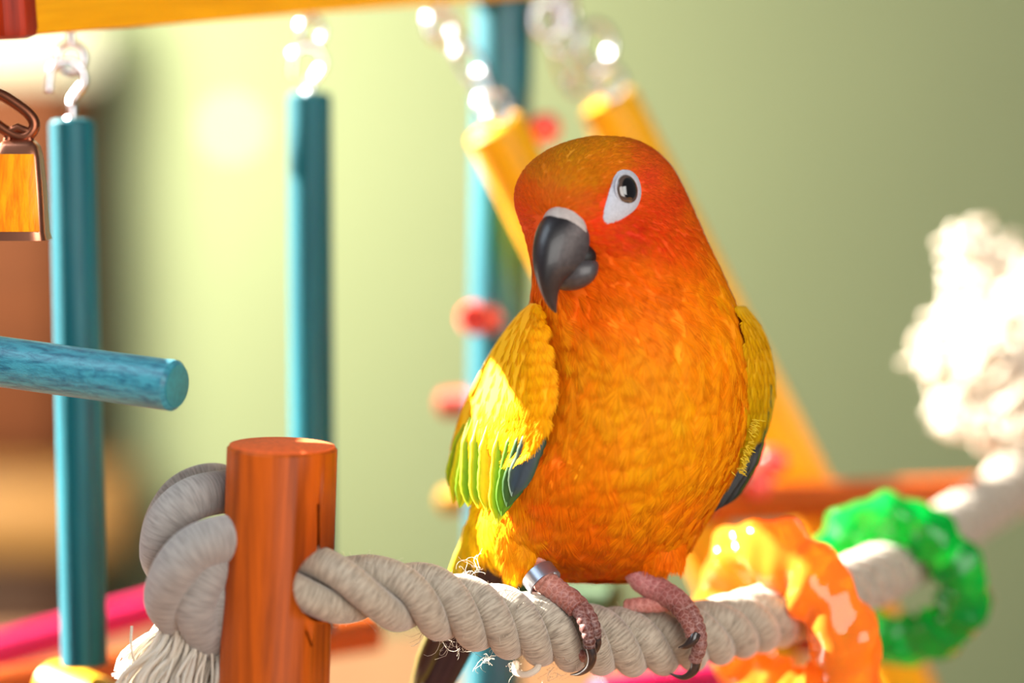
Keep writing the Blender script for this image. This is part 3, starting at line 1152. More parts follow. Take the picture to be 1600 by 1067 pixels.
# pigment map: (px, py, sRGB)
PIG = [
    (940, 222, (226, 138, 10)), (890, 245, (214, 136, 12)), (850, 275, (214, 120, 10)), (880, 290, (206, 122, 8)), (915, 285, (206, 118, 6)), (960, 245, (226, 122, 14)),
    (830, 310, (228, 90, 10)), (812, 300, (226, 84, 14)), (815, 330, (232, 70, 14)), (880, 315, (206, 92, 6)), (910, 320, (206, 84, 4)), (940, 320, (226, 56, 6)), (925, 350, (232, 54, 4)),
    (1000, 245, (236, 96, 26)), (1010, 275, (236, 72, 34)), (1040, 275, (240, 96, 18)), (1050, 315, (230, 66, 18)), (1025, 330, (226, 62, 16)), (985, 360, (206, 38, 4)), (950, 375, (214, 44, 4)),
    (1020, 375, (224, 58, 8)), (1060, 370, (232, 72, 8)), (1075, 330, (240, 106, 10)), (1085, 395, (240, 104, 6)), (1105, 400, (252, 146, 8)), (945, 410, (240, 104, 6)), (990, 420, (244, 112, 4)),
    (1040, 430, (238, 106, 4)), (1080, 450, (246, 126, 4)), (1120, 450, (254, 150, 4)), (900, 475, (250, 104, 2)), (845, 480, (254, 142, 6)), (850, 440, (246, 108, 4)), (960, 480, (250, 122, 2)), (1030, 500, (248, 126, 2)),
    (1110, 520, (254, 146, 2)), (880, 540, (254, 150, 8)), (960, 550, (254, 148, 6)), (1040, 560, (255, 152, 6)), (1150, 560, (254, 142, 2)), (900, 620, (255, 134, 4)), (980, 620, (255, 156, 8)),
    (1060, 620, (255, 164, 10)), (1140, 640, (255, 150, 6)), (870, 700, (255, 112, 2)), (940, 700, (255, 134, 4)), (1020, 700, (255, 160, 10)), (1090, 700, (255, 158, 8)), (850, 770, (255, 108, 2)),
    (930, 780, (255, 120, 2)), (1010, 780, (255, 156, 10)), (1080, 780, (255, 138, 6)), (800, 790, (255, 140, 4)), (765, 800, (250, 186, 12)), (750, 840, (250, 200, 20)), (800, 850, (255, 166, 8)), (860, 850, (255, 110, 2)), (940, 860, (255, 112, 2)),
    (1020, 850, (255, 120, 2)), (1070, 840, (252, 138, 4)), (800, 900, (250, 166, 8)), (900, 900, (255, 116, 2))]
PXY = np.array([(p[0], p[1]) for p in PIG], float)
PCOL = np.array([lin(p[2]) for p in PIG])
PCOL[:, 1] *= np.where(PXY[:, 1] > 440, 1.12, 1.0)


def pigment(px, py, w=None):
    px = np.asarray(px, float).ravel()
    py = np.asarray(py, float).ravel()
    d2 = (px[:, None] - PXY[None, :, 0]) ** 2 + (py[:, None] - PXY[None, :, 1]) ** 2
    wgt = 1.0 / (d2 + 120.0) ** 1.6
    c = (wgt[:, :, None] * PCOL[None]).sum(1) / wgt.sum(1)[:, None]
    if w is not None:                                  # the back is golden yellow
        f = np.clip((np.asarray(w).ravel() - 60) / 60, 0, 1)[:, None] * np.clip((py - 330) / 120, 0, 1)[:, None]
        c = c * (1 - f) + np.array(lin((252, 190, 16))) * f
    return np.clip(c, 0.001, 0.96)


nr, ns = 150, 96
pys = np.linspace(213.5, 907, nr)
# more rings near the two ends
pys = 213.5 + (907 - 213.5) * (0.5 - 0.5 * np.cos(np.pi * np.linspace(0, 1, nr))) * 0.6 + (907 - 213.5) * np.linspace(0, 1, nr) * 0.4
ths = np.linspace(-math.pi, math.pi, ns, endpoint=False)
gy, gt = np.meshgrid(pys, ths, indexing='ij')
bx_, by_, bw_ = body_pt(gy, gt)
W = to_world(bx_, by_, bw_).reshape(-1, 3)
body_cols = pigment(bx_, by_, bw_)
faces = []
for i in range(nr - 1):
    for j in range(ns):
        k = (j + 1) % ns
        faces.append((i * ns + j, (i + 1) * ns + j, (i + 1) * ns + k, i * ns + k))
faces.append(tuple(range(ns)))
faces.append(tuple((nr - 1) * ns + j for j in reversed(range(ns))))
mb = MB()
mb.add(W, faces, None, body_cols)
body = mb.build('body', M['skin_body'], bird, split=0)
body_bvh = BVHTree.FromPolygons([Vector(v) for v in W], faces)


def hit(px, py):
    d = (P(px, py, 1.0) - CAM).normalized()
    loc, nrm, idx, dist = body_bvh.ray_cast(CAM, d)
    if loc is None:
        loc, nrm, idx, dist = body_bvh.find_nearest(B(px, py, -60))
    if nrm.dot(d) > 0:
        nrm = -nrm
    return loc, nrm


EYE_POLY = np.array([(974, 265), (986, 268), (996, 278), (1001, 294), (1000, 311), (993, 326), (980, 337), (964, 346), (950, 350), (943, 345), (943, 331), (948, 312), (953, 294), (958, 279), (965, 269)], float)
BEAK_POLY = np.array([(838, 345), (855, 336), (882, 333), (896, 346), (904, 366), (912, 396), (914, 424), (905, 438), (880, 440), (842, 425)], float)


EYE_IN = EYE_POLY.mean(0) + (EYE_POLY - EYE_POLY.mean(0)) * 0.9


def inside(poly, x, y):
    x = np.asarray(x)
    y = np.asarray(y)
    r = np.zeros(x.shape, bool)
    n = len(poly)
    for i in range(n):
        x0, y0 = poly[i]
        x1, y1 = poly[(i + 1) % n]
        c = ((y0 > y) != (y1 > y)) & (x < (x1 - x0) * (y - y0) / (y1 - y0 + 1e-9) + x0)
        r ^= c
    return r


# --- feathers: real barbs fanning from a shaft
def feather_template(n, seed, pointy=0.0):
    r = np.random.default_rng(seed)
    V, F, edge = [], [], []
    for side in (-1, 1):
        for i in range(n):
            a = (i + 0.5) / n
            phi = 2.25 * (1 - a)
            jl = r.uniform(0.86, 1.08)
            ue = side * math.sin(min(phi, math.pi)) ** (1 + pointy) * 0.5 * jl
            ve = 0.45 + 0.55 * math.cos(phi) * jl
            v0 = max(0.0, ve - 0.55) * 0.9
            bw = 0.9 / n * r.uniform(0.9, 1.25)
            b0 = len(V)
            for q, tw in ((0, 1.0), (0.55, 0.95), (1.0, 0.12)):
                u = ue * q
                v = v0 + (ve - v0) * q ** 1.2
                du, dv = ve - v0, -(ue)
                l = math.hypot(du, dv) + 1e-6
                ox, oy = du / l * bw * tw * 0.5 * side, -abs(dv) / l * bw * tw * 0.5 * -1
                hj = r.uniform(-0.004, 0.012)
                V.append((u + ox, v - oy, hj))
                V.append((u - ox, v + oy, hj + 0.01))
                edge += [q, q]
            F.append((b0, b0 + 1, b0 + 3, b0 + 2))
            F.append((b0 + 2, b0 + 3, b0 + 5, b0 + 4))
    # under-vane so that nothing shows through
    b0 = len(V)
    V += [(0, 0, -0.03), (-0.30, 0.28, -0.04), (0.30, 0.28, -0.04), (-0.34, 0.6, -0.05), (0.34, 0.6, -0.05), (0, 0.86, -0.05)]
    edge += [0, 0.3, 0.3, 0.4, 0.4, 0.4]
    F += [(b0, b0 + 2, b0 + 1), (b0 + 1, b0 + 2, b0 + 4, b0 + 3), (b0 + 3, b0 + 4, b0 + 5)]
    G = []
    for f in F:
        ar = 0.0
        for a_, b_ in zip(f, f[1:] + f[:1]):
            ar += V[a_][0] * V[b_][1] - V[b_][0] * V[a_][1]
        G.append(f if ar < 0 else tuple(reversed(f)))
    return np.array(V), G, np.array(edge)


def lay_feathers(m, pos, nrm, dirs, L, Wd, cols, n=12, base=-0.03, lift=0.10, arch=0.22, tipcol=None, tipmix=0.0, curl=0.0, bend=None, streak=0.14):
    """Add one feather per row of pos. Sizes in metres."""
    tmpl = [feather_template(n, s) for s in range(6)]
    pick = rng.integers(0, 6, len(pos))
    for t in range(6):
        sel = np.where(pick == t)[0]
        if len(sel) == 0:
            continue
        V, F, edge = tmpl[t]
        nrm_s = nrm[sel]
        d = dirs[sel]
        d = d - nrm_s * (d * nrm_s).sum(1)[:, None]
        d /= np.linalg.norm(d, axis=1)[:, None] + 1e-12
        s = np.cross(nrm_s, d)
        l, wd = L[sel][:, None], Wd[sel][:, None]
        u, v, h = V[:, 0][None], V[:, 1][None], V[:, 2][None]
        hh = l * (base + lift * v - curl * v * v) + h * l - arch * wd * (u * 2) ** 2 * 0.5
        if bend is not None:
            hh = hh + bend[sel][:, None] * v * v
        X = pos[sel][:, None, :] + s[:, None, :] * (u * wd)[..., None] + d[:, None, :] * (v * l)[..., None] + nrm_s[:, None, :] * hh[..., None]
        c = cols[sel][:, None, :] * np.ones((1, len(V), 1))
        if tipcol is not None:
            k = (np.clip(V[:, 1] - 0.55, 0, 1) / 0.45 * tipmix)[None, :, None] * (0.4 + 0.6 * edge[None, :, None])
            c = c * (1 - k) + np.asarray(tipcol)[None, None, :] * k
        nbarb = (len(V) - 6) // 6
        bv = np.concatenate([np.repeat(rng.uniform(1 - streak, 1 + streak * 0.6, (len(sel), nbarb)), 6, axis=1), np.full((len(sel), 6), 1 - streak * 0.4)], axis=1)
        c = c * bv[..., None]
        c[..., 1] *= 0.6 + 0.4 * bv
        nv = len(V)
        FF = []
        for i in range(len(sel)):
            o = i * nv
            for f in F:
                FF.append(tuple(q + o for q in f))
        m.add(X.reshape(-1, 3), FF, None, np.clip(c, 0, 0.98).reshape(-1, 3))
        # soft shading: the vane rolls over its width and its tip, not each barb on its own
        jn = np.concatenate([np.repeat(rng.normal(0, 0.11, (len(sel), nbarb, 3)), 6, axis=1), np.zeros((len(sel), 6, 3))], axis=1)
        if bend is not None:
            tilt = (-2 * bend[sel][:, None] * v / l)
        else:
            tilt = 0 * v
        NN = nrm_s[:, None, :] + s[:, None, :] * (0.75 * u)[..., None] + d[:, None, :] * (tilt + 0.9 * np.clip(v - 0.5, 0, 1))[..., None] + jn
        NN /= np.linalg.norm(NN, axis=2)[..., None]
        if not hasattr(m, 'vn'):
            m.vn = []
        m.vn.append(NN.reshape(-1, 3))


def body_feathers():
    m = MB()
    groups = {'big': [], 'mid': [], 'small': []}
    py = 902.0
    row = 0
    while py > 214:
        if py > 480:
            L0, W0, step, n, key = 58, 54, 20, 13, 'big'
        elif py > 355:
            f = (py - 355) / 125
            L0, W0, step, n, key = 26 + 24 * f, 15 + 21 * f, 8.5 + 9 * f, 9, 'mid'
        else:
            L0, W0, step, n, key = 19, 10.5, 5.8, 5, 'small'
        x0, _, _ = body_pt(np.array([py]), np.array([-math.pi / 2]))
        x1, _, _ = body_pt(np.array([py]), np.array([math.pi / 2]))
        rad = abs(x1 - x0)[0] / 2
        cnt = max(6, int(2 * math.pi * rad * 1.05 / (W0 * 0.52)))
        th = (np.arange(cnt) + 0.5 * (row % 2)) / cnt * 2 * math.pi - math.pi
        th = th + rng.normal(0, 0.12 * 2 * math.pi / cnt * 2, cnt)
        yy = py + rng.normal(0, step * 0.18, cnt)
        yy = np.clip(yy, 214.5, 905)
        groups[key].append((yy, th, np.full(cnt, L0), np.full(cnt, W0)))
        # advance by arc length: the crown and the belly slope
        xa, _, wa = body_pt(np.array([py]), np.array([0.0]))
        xb, _, wb2 = body_pt(np.array([py - 2]), np.array([0.0]))
        ra = abs(np.interp(py, BT[:, 0], BT[:, 2]) - np.interp(py, BT[:, 0], BT[:, 1])) / 2
        rb = abs(np.interp(py - 2, BT[:, 0], BT[:, 2]) - np.interp(py - 2, BT[:, 0], BT[:, 1])) / 2
        slope = math.hypot(2.0, ra - rb) / 2.0
        py -= max(step / slope, 0.6)
        row += 1
    for key, n, lift, arch in (('big', 26, 0.12, 0.16), ('mid', 15, 0.13, 0.2), ('small', 7, 0.17, 0.25)):
        yy = np.concatenate([g[0] for g in groups[key]])
        th = np.concatenate([g[1] for g in groups[key]])
        L0 = np.concatenate([g[2] for g in groups[key]])
        W0 = np.concatenate([g[3] for g in groups[key]])
        x, y, w = body_pt(yy, th)
        pos = to_world(x, y, w)
        e = 1.5
        xa, ya, wa = body_pt(np.clip(yy + e, 213.5, 907), th)
        xb, yb, wb2 = body_pt(np.clip(yy - e, 213.5, 907), th)
        tv = to_world(xa, ya, wa) - to_world(xb, yb, wb2)
        xc, yc, wc = body_pt(yy, th + 0.01)
        xd, yd, wd = body_pt(yy, th - 0.01)
        tu = to_world(xc, yc, wc) - to_world(xd, yd, wd)
        nrm = np.cross(tu, tv)
        nrm /= np.linalg.norm(nrm, axis=1)[:, None] + 1e-12
        ctr = to_world(np.interp(yy, BT[:, 0], (BT[:, 1] + BT[:, 2]) / 2), yy, np.interp(yy, BT[:, 0], BT[:, 3]))
        flip = ((pos - ctr) * nrm).sum(1) < 0
        nrm[flip] *= -1
        d = tv / (np.linalg.norm(tv, axis=1)[:, None] + 1e-12)
        # on the head the feathers sweep back from the beak
        beak = np.array(list(B(872, 345, -140)))
        away = pos - beak
        away /= np.linalg.norm(away, axis=1)[:, None]
        f = np.clip((470 - yy) / 120, 0, 1)[:, None]
        d = d * (1 - 0.85 * f) + away * 0.85 * f
        d = d + rng.normal(0, 0.12, d.shape)
        d -= nrm * (d * nrm).sum(1)[:, None]
        d /= np.linalg.norm(d, axis=1)[:, None] + 1e-12
        jit = rng.uniform(0.85, 1.15, len(yy))
        L = L0 * jit * S
        Wd = W0 * rng.uniform(0.9, 1.15, len(yy)) * S
        # keep the bare eye skin and the beak clear
        tip = pos + d * L[:, None] * 0.9
        rel = tip - CAMA
        dz = rel @ FWDA
        tx = 800 + (rel @ RA) / dz * FPX
        ty = 533.5 - (rel @ UA) / dz * FPX
        midx, midy = (x + tx) / 2, (y + ty) / 2
        front = w < 40
        bad = front & (inside(EYE_IN, x, y) | inside(EYE_IN, tx, ty) | inside(EYE_IN, midx, midy) | inside(BEAK_POLY, x, y))
        keep = ~bad
        bend = np.zeros(len(yy))
        for i_ in range(len(yy)):
            tp = pos[i_] + d[i_] * L[i_]
            lo, nn_, ix, ds = body_bvh.find_nearest(Vector(tp))
            bend[i_] = float(np.dot(np.array(lo) - tp, nrm[i_]))
        bend = np.clip(bend, -0.5 * L, 0.5 * L)
        cols = pigment(x, y, w)
        cols = cols * (1 + rng.uniform(-0.06, 0.06, (len(cols), 1)))
        cols[:, 1] *= rng.uniform(0.90, 1.10, len(cols))
        lay_feathers(m, pos[keep], nrm[keep], d[keep], L[keep], Wd[keep], cols[keep], n=n, lift=lift, arch=arch, base=-0.035,
                     tipcol=lin((255, 182, 30)) if key != 'small' else lin((250, 150, 40)), tipmix=0.4 if key == 'big' else 0.2, curl=0.04, bend=bend[keep])
    return tag(m.build('plumage', M['plumage'], bird, smooth=False), kind='stuff')


body_feathers()


# --- wings
def wing_patch(rows, bulge, n_s=16, n_t=30):
    """rows: (py, inner x, outer x, w inner, w outer) -> grid px,py,w."""
    R_ = smooth_path(rows, n_t)
    s = np.linspace(0, 1, n_s)
    px = R_[:, 1][:, None] * (1 - s) + R_[:, 2][:, None] * s
    py = np.repeat(R_[:, 0][:, None], n_s, 1)
    w = R_[:, 3][:, None] * (1 - s) + R_[:, 4][:, None] * s - bulge * np.sin(np.pi * s)[None, :] * np.sin(np.pi * np.linspace(0.12, 0.95, n_t))[:, None]
    return px, py, w


def build_wing(rows, bulge, thick, colfn, name, label, feath):
    px, py, w = wing_patch(rows, bulge)
    n_t, n_s = px.shape
    front = to_world(px, py, w)
    cxm = px.mean()
    back = to_world(px, py, w + thick * np.sin(np.pi * np.linspace(0.08, 0.92, n_s))[None, :])
    V = np.vstack([front.reshape(-1, 3), back.reshape(-1, 3)])
    k = n_t * n_s
    F = []
    for i in range(n_t - 1):
        for j in range(n_s - 1):
            a = i * n_s + j
            F.append((a, a + n_s, a + n_s + 1, a + 1))
            F.append((k + a, k + a + 1, k + a + n_s + 1, k + a + n_s))
    for i in range(n_t - 1):
        for j in (0, n_s - 1):
            a = i * n_s + j
            F.append((a, k + a, k + a + n_s, a + n_s) if j == 0 else (a, a + n_s, k + a + n_s, k + a))
    for j in range(n_s - 1):
        for i in (0, n_t - 1):
            a = i * n_s + j
            F.append((a, a + 1, k + a + 1, k + a))
    cols = colfn(np.concatenate([px.ravel(), px.ravel()]), np.concatenate([py.ravel(), py.ravel()]))
    m = MB()
    m.add(V, F, None, cols)
    wo = m.build(name, M['skin_body'], bird, split=0)
    wo['label'] = label
    # covert feathers
    fm_ = MB()
    rows_n, L0, W0, step_s = feath
    pos, nr_, dr, Ls, Ws, cs = [], [], [], [], [], []
    fi = np.linspace(n_t - 3, 0.2, rows_n)
    for r_i, ii in enumerate(fi):
        cnt = max(3, int(abs(px[int(ii), -1] - px[int(ii), 0]) / step_s) + 3)
        for q in range(cnt):
            s = (q + 0.5 * (r_i % 2) + rng.normal(0, 0.12)) / cnt
            s = min(max(s, 0.0), 0.999) * (n_s - 1)
            i0, j0 = int(min(ii, n_t - 2)), int(min(s, n_s - 2))
            p = front[i0, j0] + (front[i0 + 1, j0] - front[i0, j0]) * (ii - i0) + (front[i0, j0 + 1] - front[i0, j0]) * (s - j0)
            tv = front[min(i0 + 2, n_t - 1), j0] - front[max(i0 - 1, 0), j0]
            tu = front[i0, j0 + 1] - front[i0, j0]
            nn = np.cross(tv, tu)
            nn /= np.linalg.norm(nn) + 1e-12
            if nn.dot(p - CAMA) > 0:
                nn = -nn
            g = ii / n_t
            pos.append(p)
            nr_.append(nn)
            dr.append(tv / np.linalg.norm(tv) + rng.normal(0, 0.08, 3))
            sc = (0.62 + 0.5 * g) * rng.uniform(0.9, 1.12)
            Ls.append(L0 * sc * S)
            Ws.append(W0 * sc * S)
            cs.append((px[i0, j0], py[i0, j0]))
    cs = np.array(cs)
    cols = colfn(cs[:, 0], cs[:, 1]) * (1 + rng.uniform(-0.08, 0.08, (len(cs), 1)))
    lay_feathers(fm_, np.array(pos), np.array(nr_), np.array(dr), np.array(Ls), np.array(Ws), cols, n=12, lift=0.09, arch=0.25, base=-0.03, curl=0.04)
    tag(fm_.build('covert_feathers', M['plumage'], wo, smooth=False), kind='stuff')
    wo_rows[name + str(len(wo_rows))] = (smooth_path(rows, 60), bulge)
    return wo


wo_rows = {}


def wing_w(key, px, py):
    R_, bulge = wo_rows[key]
    t = np.clip((py - R_[0, 0]) / (R_[-1, 0] - R_[0, 0]), 0, 1)
    f = t * (len(R_) - 1)
    r = [np.interp(f, np.arange(len(R_)), R_[:, k]) for k in range(5)]
    s = np.clip((px - r[1]) / (r[2] - r[1] + 1e-6), 0, 1)
    return r[3] * (1 - s) + r[4] * s - bulge * math.sin(math.pi * s) * math.sin(math.pi * (0.12 + 0.83 * t))


def left_cols(x, y):
    x = np.asarray(x, float)
    y = np.asarray(y, float)
    c = np.tile(np.array(lin((252, 190, 4))), (len(x), 1))
    f = np.clip((x - 790 - (y - 520) * 0.12) / 70, 0, 1)[:, None] * 0.8
    c = c * (1 - f) + np.array(lin((254, 164, 4))) * f
    g = np.clip((y - 640) / 60, 0, 1)[:, None] * np.clip((760 - x) / 40, 0, 1)[:, None] * 0.25
    c = c * (1 - g) + np.array(lin((214, 196, 6))) * g
    return c


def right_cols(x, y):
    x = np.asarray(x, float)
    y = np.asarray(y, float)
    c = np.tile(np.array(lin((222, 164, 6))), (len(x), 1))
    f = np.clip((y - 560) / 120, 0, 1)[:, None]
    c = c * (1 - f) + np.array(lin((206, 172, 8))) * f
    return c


lw_rows = [(474, 838, 828, -66, -16), (492, 846, 808, -90, 6), (520, 850, 786, -106, 18), (555, 857, 763, -118, 30), (595, 863, 742, -126, 38), (635, 860, 724, -132, 46), (668, 848, 712, -132, 52), (692, 832, 706, -126, 54), (710, 812, 704, -116, 54)]
left_wing = build_wing(lw_rows, 48, 44, left_cols, 'wing', 'yellow folded wing with green tips', (16, 46, 32, 15))
rw_rows = [(478, 1150, 1166, -30, 20), (500, 1160, 1184, -40, 30), (530, 1166, 1200, -46, 36), (565, 1168, 1209, -48, 40), (600, 1168, 1213, -48, 44), (640, 1166, 1209, -46, 50), (680, 1160, 1198, -40, 56), (715, 1150, 1182, -30, 60), (745, 1138, 1164, -14, 64)]
right_wing = build_wing(rw_rows, 14, 30, right_cols, 'wing', 'shaded wing with dark green flight feathers', (15, 44, 26, 11))


def long_feather(parent, base, tip, width, c_in, c_edge, bend=(0, 0), name='flight_feather', side=None, edge_side=0, camber=0.12):
    """A single vaned feather with shaft; base/tip are (px, py, w)."""
    b = np.array(list(B(*base)))
    t = np.array(list(B(*tip)))
    n_v, n_u = 22, 9
    d = t - b
    Lf = np.linalg.norm(d)
    d /= Lf
    view = (b + t) / 2 - CAMA
    view /= np.linalg.norm(view)
    s = np.cross(d, view) if side is None else np.array(side, float)
    s -= d * s.dot(d)
    s /= np.linalg.norm(s)
    nn = np.cross(s, d)
    if nn.dot(view) > 0:
        nn = -nn
    wm = width * S
    V, F, C, U = [], [], [], []
    jag = rng.uniform(-1, 1, (n_v, 2))
    for layer in (0, 1):
        for i in range(n_v):
            v = i / (n_v - 1)
            hw = wm * 0.5 * min(1.0, (0.35 + v * 2.2)) * (1 - max(0, (v - 0.72) / 0.28) ** 2.2 * 0.93)
            off = s * (bend[0] * S * math.sin(math.pi * v)) + nn * (bend[1] * S * math.sin(math.pi * v))
            for j in range(n_u):
                u = j / (n_u - 1) * 2 - 1
                hj = hw * (1 + 0.05 * jag[i, 0 if u < 0 else 1] * abs(u))
                p = b + d * (v * Lf - abs(u) * hw * 0.25) + s * (u * hj) + off + nn * (wm * camber * (1 - u * u) + (0.00035 if abs(u) < 0.1 else 0)) - nn * (0.0003 * layer)
                V.append(p)
                U.append((u, v * Lf))
                e = abs(u) if edge_side == 0 else max(0.0, u * edge_side)
                k = max(0, (e - 0.45) / 0.55) ** 1.2
                k = max(k, max(0, (v - 0.86) / 0.14) * 0.7)
                cc = np.array(lin(c_in)) * (1 - k) + np.array(lin(c_edge)) * k
                if abs(u) < 0.1:
                    cc = cc * 0.75
                C.append(cc * rng.uniform(0.9, 1.08))
    k = n_v * n_u
    for i in range(n_v - 1):
        for j in range(n_u - 1):
            a = i * n_u + j
            F.append((a, a + 1, a + n_u + 1, a + n_u))
            F.append((k + a, k + a + n_u, k + a + n_u + 1, k + a + 1))
        for j in (0, n_u - 1):
            a = i * n_u + j
            F.append((a, a + n_u, k + a + n_u, k + a))
    m = MB()
    m.add(V, F, U, np.clip(C, 0, 0.97))
    return m.build(name, M['vane'], parent, split=0)


Y, G, DG, SL = (236, 206, 10), (120, 172, 14), (52, 92, 40), (58, 72, 84)
for (b_, t_, wd_, ci, ce, es) in (
        ((848, 655, -66), (800, 776, -60), 38, SL, (70, 92, 60), 0),
        ((832, 660, -67), (792, 792, -62), 36, (70, 104, 44), DG, 0),
        ((812, 663, -66), (784, 806, -58), 34, G, (84, 130, 20), 0),
        ((790, 663, -60), (778, 818, -50), 36, (140, 186, 14), Y, 0),
        ((768, 663, -44), (762, 800, -28), 36, Y, (150, 190, 16), 0),
        ((752, 658, -24), (748, 795, -2), 34, G, Y, 0),
        ((738, 653, 6), (732, 792, 16), 32, (110, 166, 12), (190, 196, 12), 0),
        ((742, 656, 34), (719, 794, 32), 28, (196, 196, 12), G, 0),
        ((734, 660, 60), (708, 786, 48), 26, (200, 206, 20), Y, 0),
        ((728, 664, 76), (701, 760, 60), 24, (150, 180, 16), (190, 200, 16), 0)):
    b_ = (b_[0], b_[1], wing_w('wing0', b_[0], b_[1]) + 12)
    t_ = (t_[0], t_[1], wing_w('wing0', t_[0] + 8, 712) + 2)
    long_feather(left_wing, b_, t_, wd_, ci, ce, bend=(0, 2), camber=0.06)
for (b_, t_, wd_, ci, ce) in (
        ((1204, 600, 20), (1182, 712, 40), 15, (60, 78, 24), (96, 104, 20)),
        ((1207, 612, 36), (1172, 745, 52), 16, (40, 62, 26), (110, 120, 20)),
        ((1200, 640, 50), (1150, 775, 58), 22, (34, 50, 24), (80, 92, 22)),
        ((1186, 690, 30), (1122, 795, 30), 30, (22, 18, 16), (30, 30, 18)),
        ((1176, 700, 20), (1104, 804, 14), 30, (18, 14, 14), (26, 22, 16)),
        ((1192, 690, 60), (1136, 788, 62), 24, (30, 44, 22), (54, 66, 24))):
    long_feather(right_wing, b_, t_, wd_, ci, ce, bend=(0, 2))

# white down tufts at the edge of the shaded wing
dw = MB()
for q in range(90):
    f = rng.random()
    x, y = 1180 - 26 * f + rng.normal(0, 3), 655 + 85 * f
    p = B(x, y, -40 + rng.normal(0, 4))
    e = p + RIGHT * (rng.uniform(3, 9) * S) - UP * (rng.uniform(-2, 9) * S)
    dw.tube([p, p.lerp(e, 0.5) - FWD * 0.0004, e], [0.00016, 0.00014, 0.00005], 4, cap=False, col=lin((236, 210, 60)))
tag(dw.build('down_tuft', M['plumage'], right_wing, split=0), kind='stuff')

# flank and thigh feathers
th_m = MB()


def tuft(m, cx, cy, w, n, spread, dir_px, L0, W0, col, back=0.0):
    pos, dr, nr2 = [], [], []
    for q in range(n):
        x = cx + rng.uniform(-1, 1) * spread[0]
        y = cy + rng.uniform(-1, 1) * spread[1]
        u = (x - cx) / (spread[0] + 1e-6)
        pos.append(list(B(x, y, w + 18 * u * u + rng.normal(0, 2))))
        dd = RIGHT * (dir_px[0] + u * 0.15) - UP * dir_px[1] + FWD * back
        dr.append(list(dd))
        nr2.append(list((-FWD + RIGHT * u * 0.8 - UP * back * 0.8).normalized()))
    cols = np.tile(np.array(lin(col)), (n, 1)) * (1 + rng.uniform(-0.12, 0.1, (n, 1)))
    cols[:, 1] *= rng.uniform(0.9, 1.15, n)
    lay_feathers(m, np.array(pos), np.array(nr2), np.array(dr), np.full(n, L0 * S) * rng.uniform(0.8, 1.2, n), np.full(n, W0 * S), np.clip(cols, 0, 0.97), n=12, lift=0.05, arch=0.3)


tuft(th_m, 812, 840, -62, 42, (34, 26), (-0.06, 1.0), 42, 26, (252, 158, 8))
tuft(th_m, 802, 876, -24, 26, (14, 12), (0.05, 1.0), 34, 18, (250, 176, 10))
tuft(th_m, 760, 805, 6, 26, (18, 36), (-0.15, 1.0), 50, 30, (250, 204, 14))
tuft(th_m, 745, 820, 60, 20, (14, 26), (-0.25, 1.0), 50, 26, (240, 204, 24))
tuft(th_m, 1034, 838, -30, 40, (34, 22), (-0.12, 1.0), 44, 28, (255, 128, 4))
tuft(th_m, 1022, 866, -4, 22, (20, 10), (-0.05, 1.0), 34, 20, (254, 134, 6))
pb, nb_, db_ = [], [], []
for q in range(60):
    lo, nn_ = hit(928 + rng.uniform(-95, 95), rng.uniform(872, 893))
    pb.append(list(lo))
    nb_.append(list(nn_))
    db_.append(list(-UP + FWD * 0.02 + RIGHT * rng.normal(0, 0.12)))
lay_feathers(th_m, np.array(pb), np.array(nb_), np.array(db_), rng.uniform(26, 44, 60) * S, np.full(60, 20 * S), np.tile(np.array(lin((254, 118, 2))), (60, 1)), n=12, lift=0.08, arch=0.2)
tag(th_m.build('thigh_feathers', M['plumage'], bird, smooth=False), kind='stuff')

# tail: long narrow feathers hanging down behind the rope
for (b_, t_, wd_, ci, ce) in (
        ((770, 790, 110), (640, 1090, 150), 34, (70, 44, 34), (120, 110, 30)),
        ((786, 800, 112), (655, 1100, 154), 36, (58, 32, 34), (70, 44, 36)),
        ((800, 810, 114), (668, 1104, 158), 36, (62, 34, 36), (66, 40, 34)),
        ((812, 815, 116), (684, 1100, 160), 34, (66, 40, 34), (70, 56, 36)),
        ((755, 790, 104), (700, 925, 118), 26, (196, 176, 24), (222, 196, 30)),
        ((765, 795, 104), (722, 935, 116), 24, (110, 92, 30), (150, 130, 26))):
    long_feather(bird, b_, t_, wd_, ci, ce, name='tail_feather')

# --- beak
BYAW = math.radians(40)
BO = (883, 338, -140)


def beak_pt(f, d, s):
    return B(BO[0] - math.sin(BYAW) * f + math.cos(BYAW) * s, BO[1] + d, BO[2] - math.cos(BYAW) * f - math.sin(BYAW) * s)


cul = smooth_path([(-4, -8, -10, 18, 40), (20, -8, -6, 40, 45), (44, 6, -2, 58, 44), (60, 34, 4, 74, 40), (66, 68, 12, 88, 33), (62, 100, 24, 99, 21), (50, 126, 30, 116, 13), (36, 143, 28, 136, 7), (24, 151, 22, 150, 1.5)], 40)
na = 25
V, C, F = [], [], []
for i, (cf, cd, tf, td, h) in enumerate(cul):
    t = i / 39
    for j in range(na):
        a = -math.pi / 2 + math.pi * j / (na - 1)
        k = 1 - math.cos(a) ** 1.15
        ridge = math.copysign(abs(math.sin(a)) ** 0.9, a)
        V.append(list(beak_pt(cf + (tf - cf) * k, cd + (td - cd) * k, h * ridge)))
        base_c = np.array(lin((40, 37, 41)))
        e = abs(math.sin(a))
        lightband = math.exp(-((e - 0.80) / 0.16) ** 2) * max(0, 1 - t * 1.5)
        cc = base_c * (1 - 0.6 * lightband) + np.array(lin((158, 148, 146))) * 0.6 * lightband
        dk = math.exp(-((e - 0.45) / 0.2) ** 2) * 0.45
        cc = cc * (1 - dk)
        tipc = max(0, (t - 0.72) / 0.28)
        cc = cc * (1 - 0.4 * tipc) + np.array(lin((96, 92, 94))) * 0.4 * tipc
        C.append(cc)
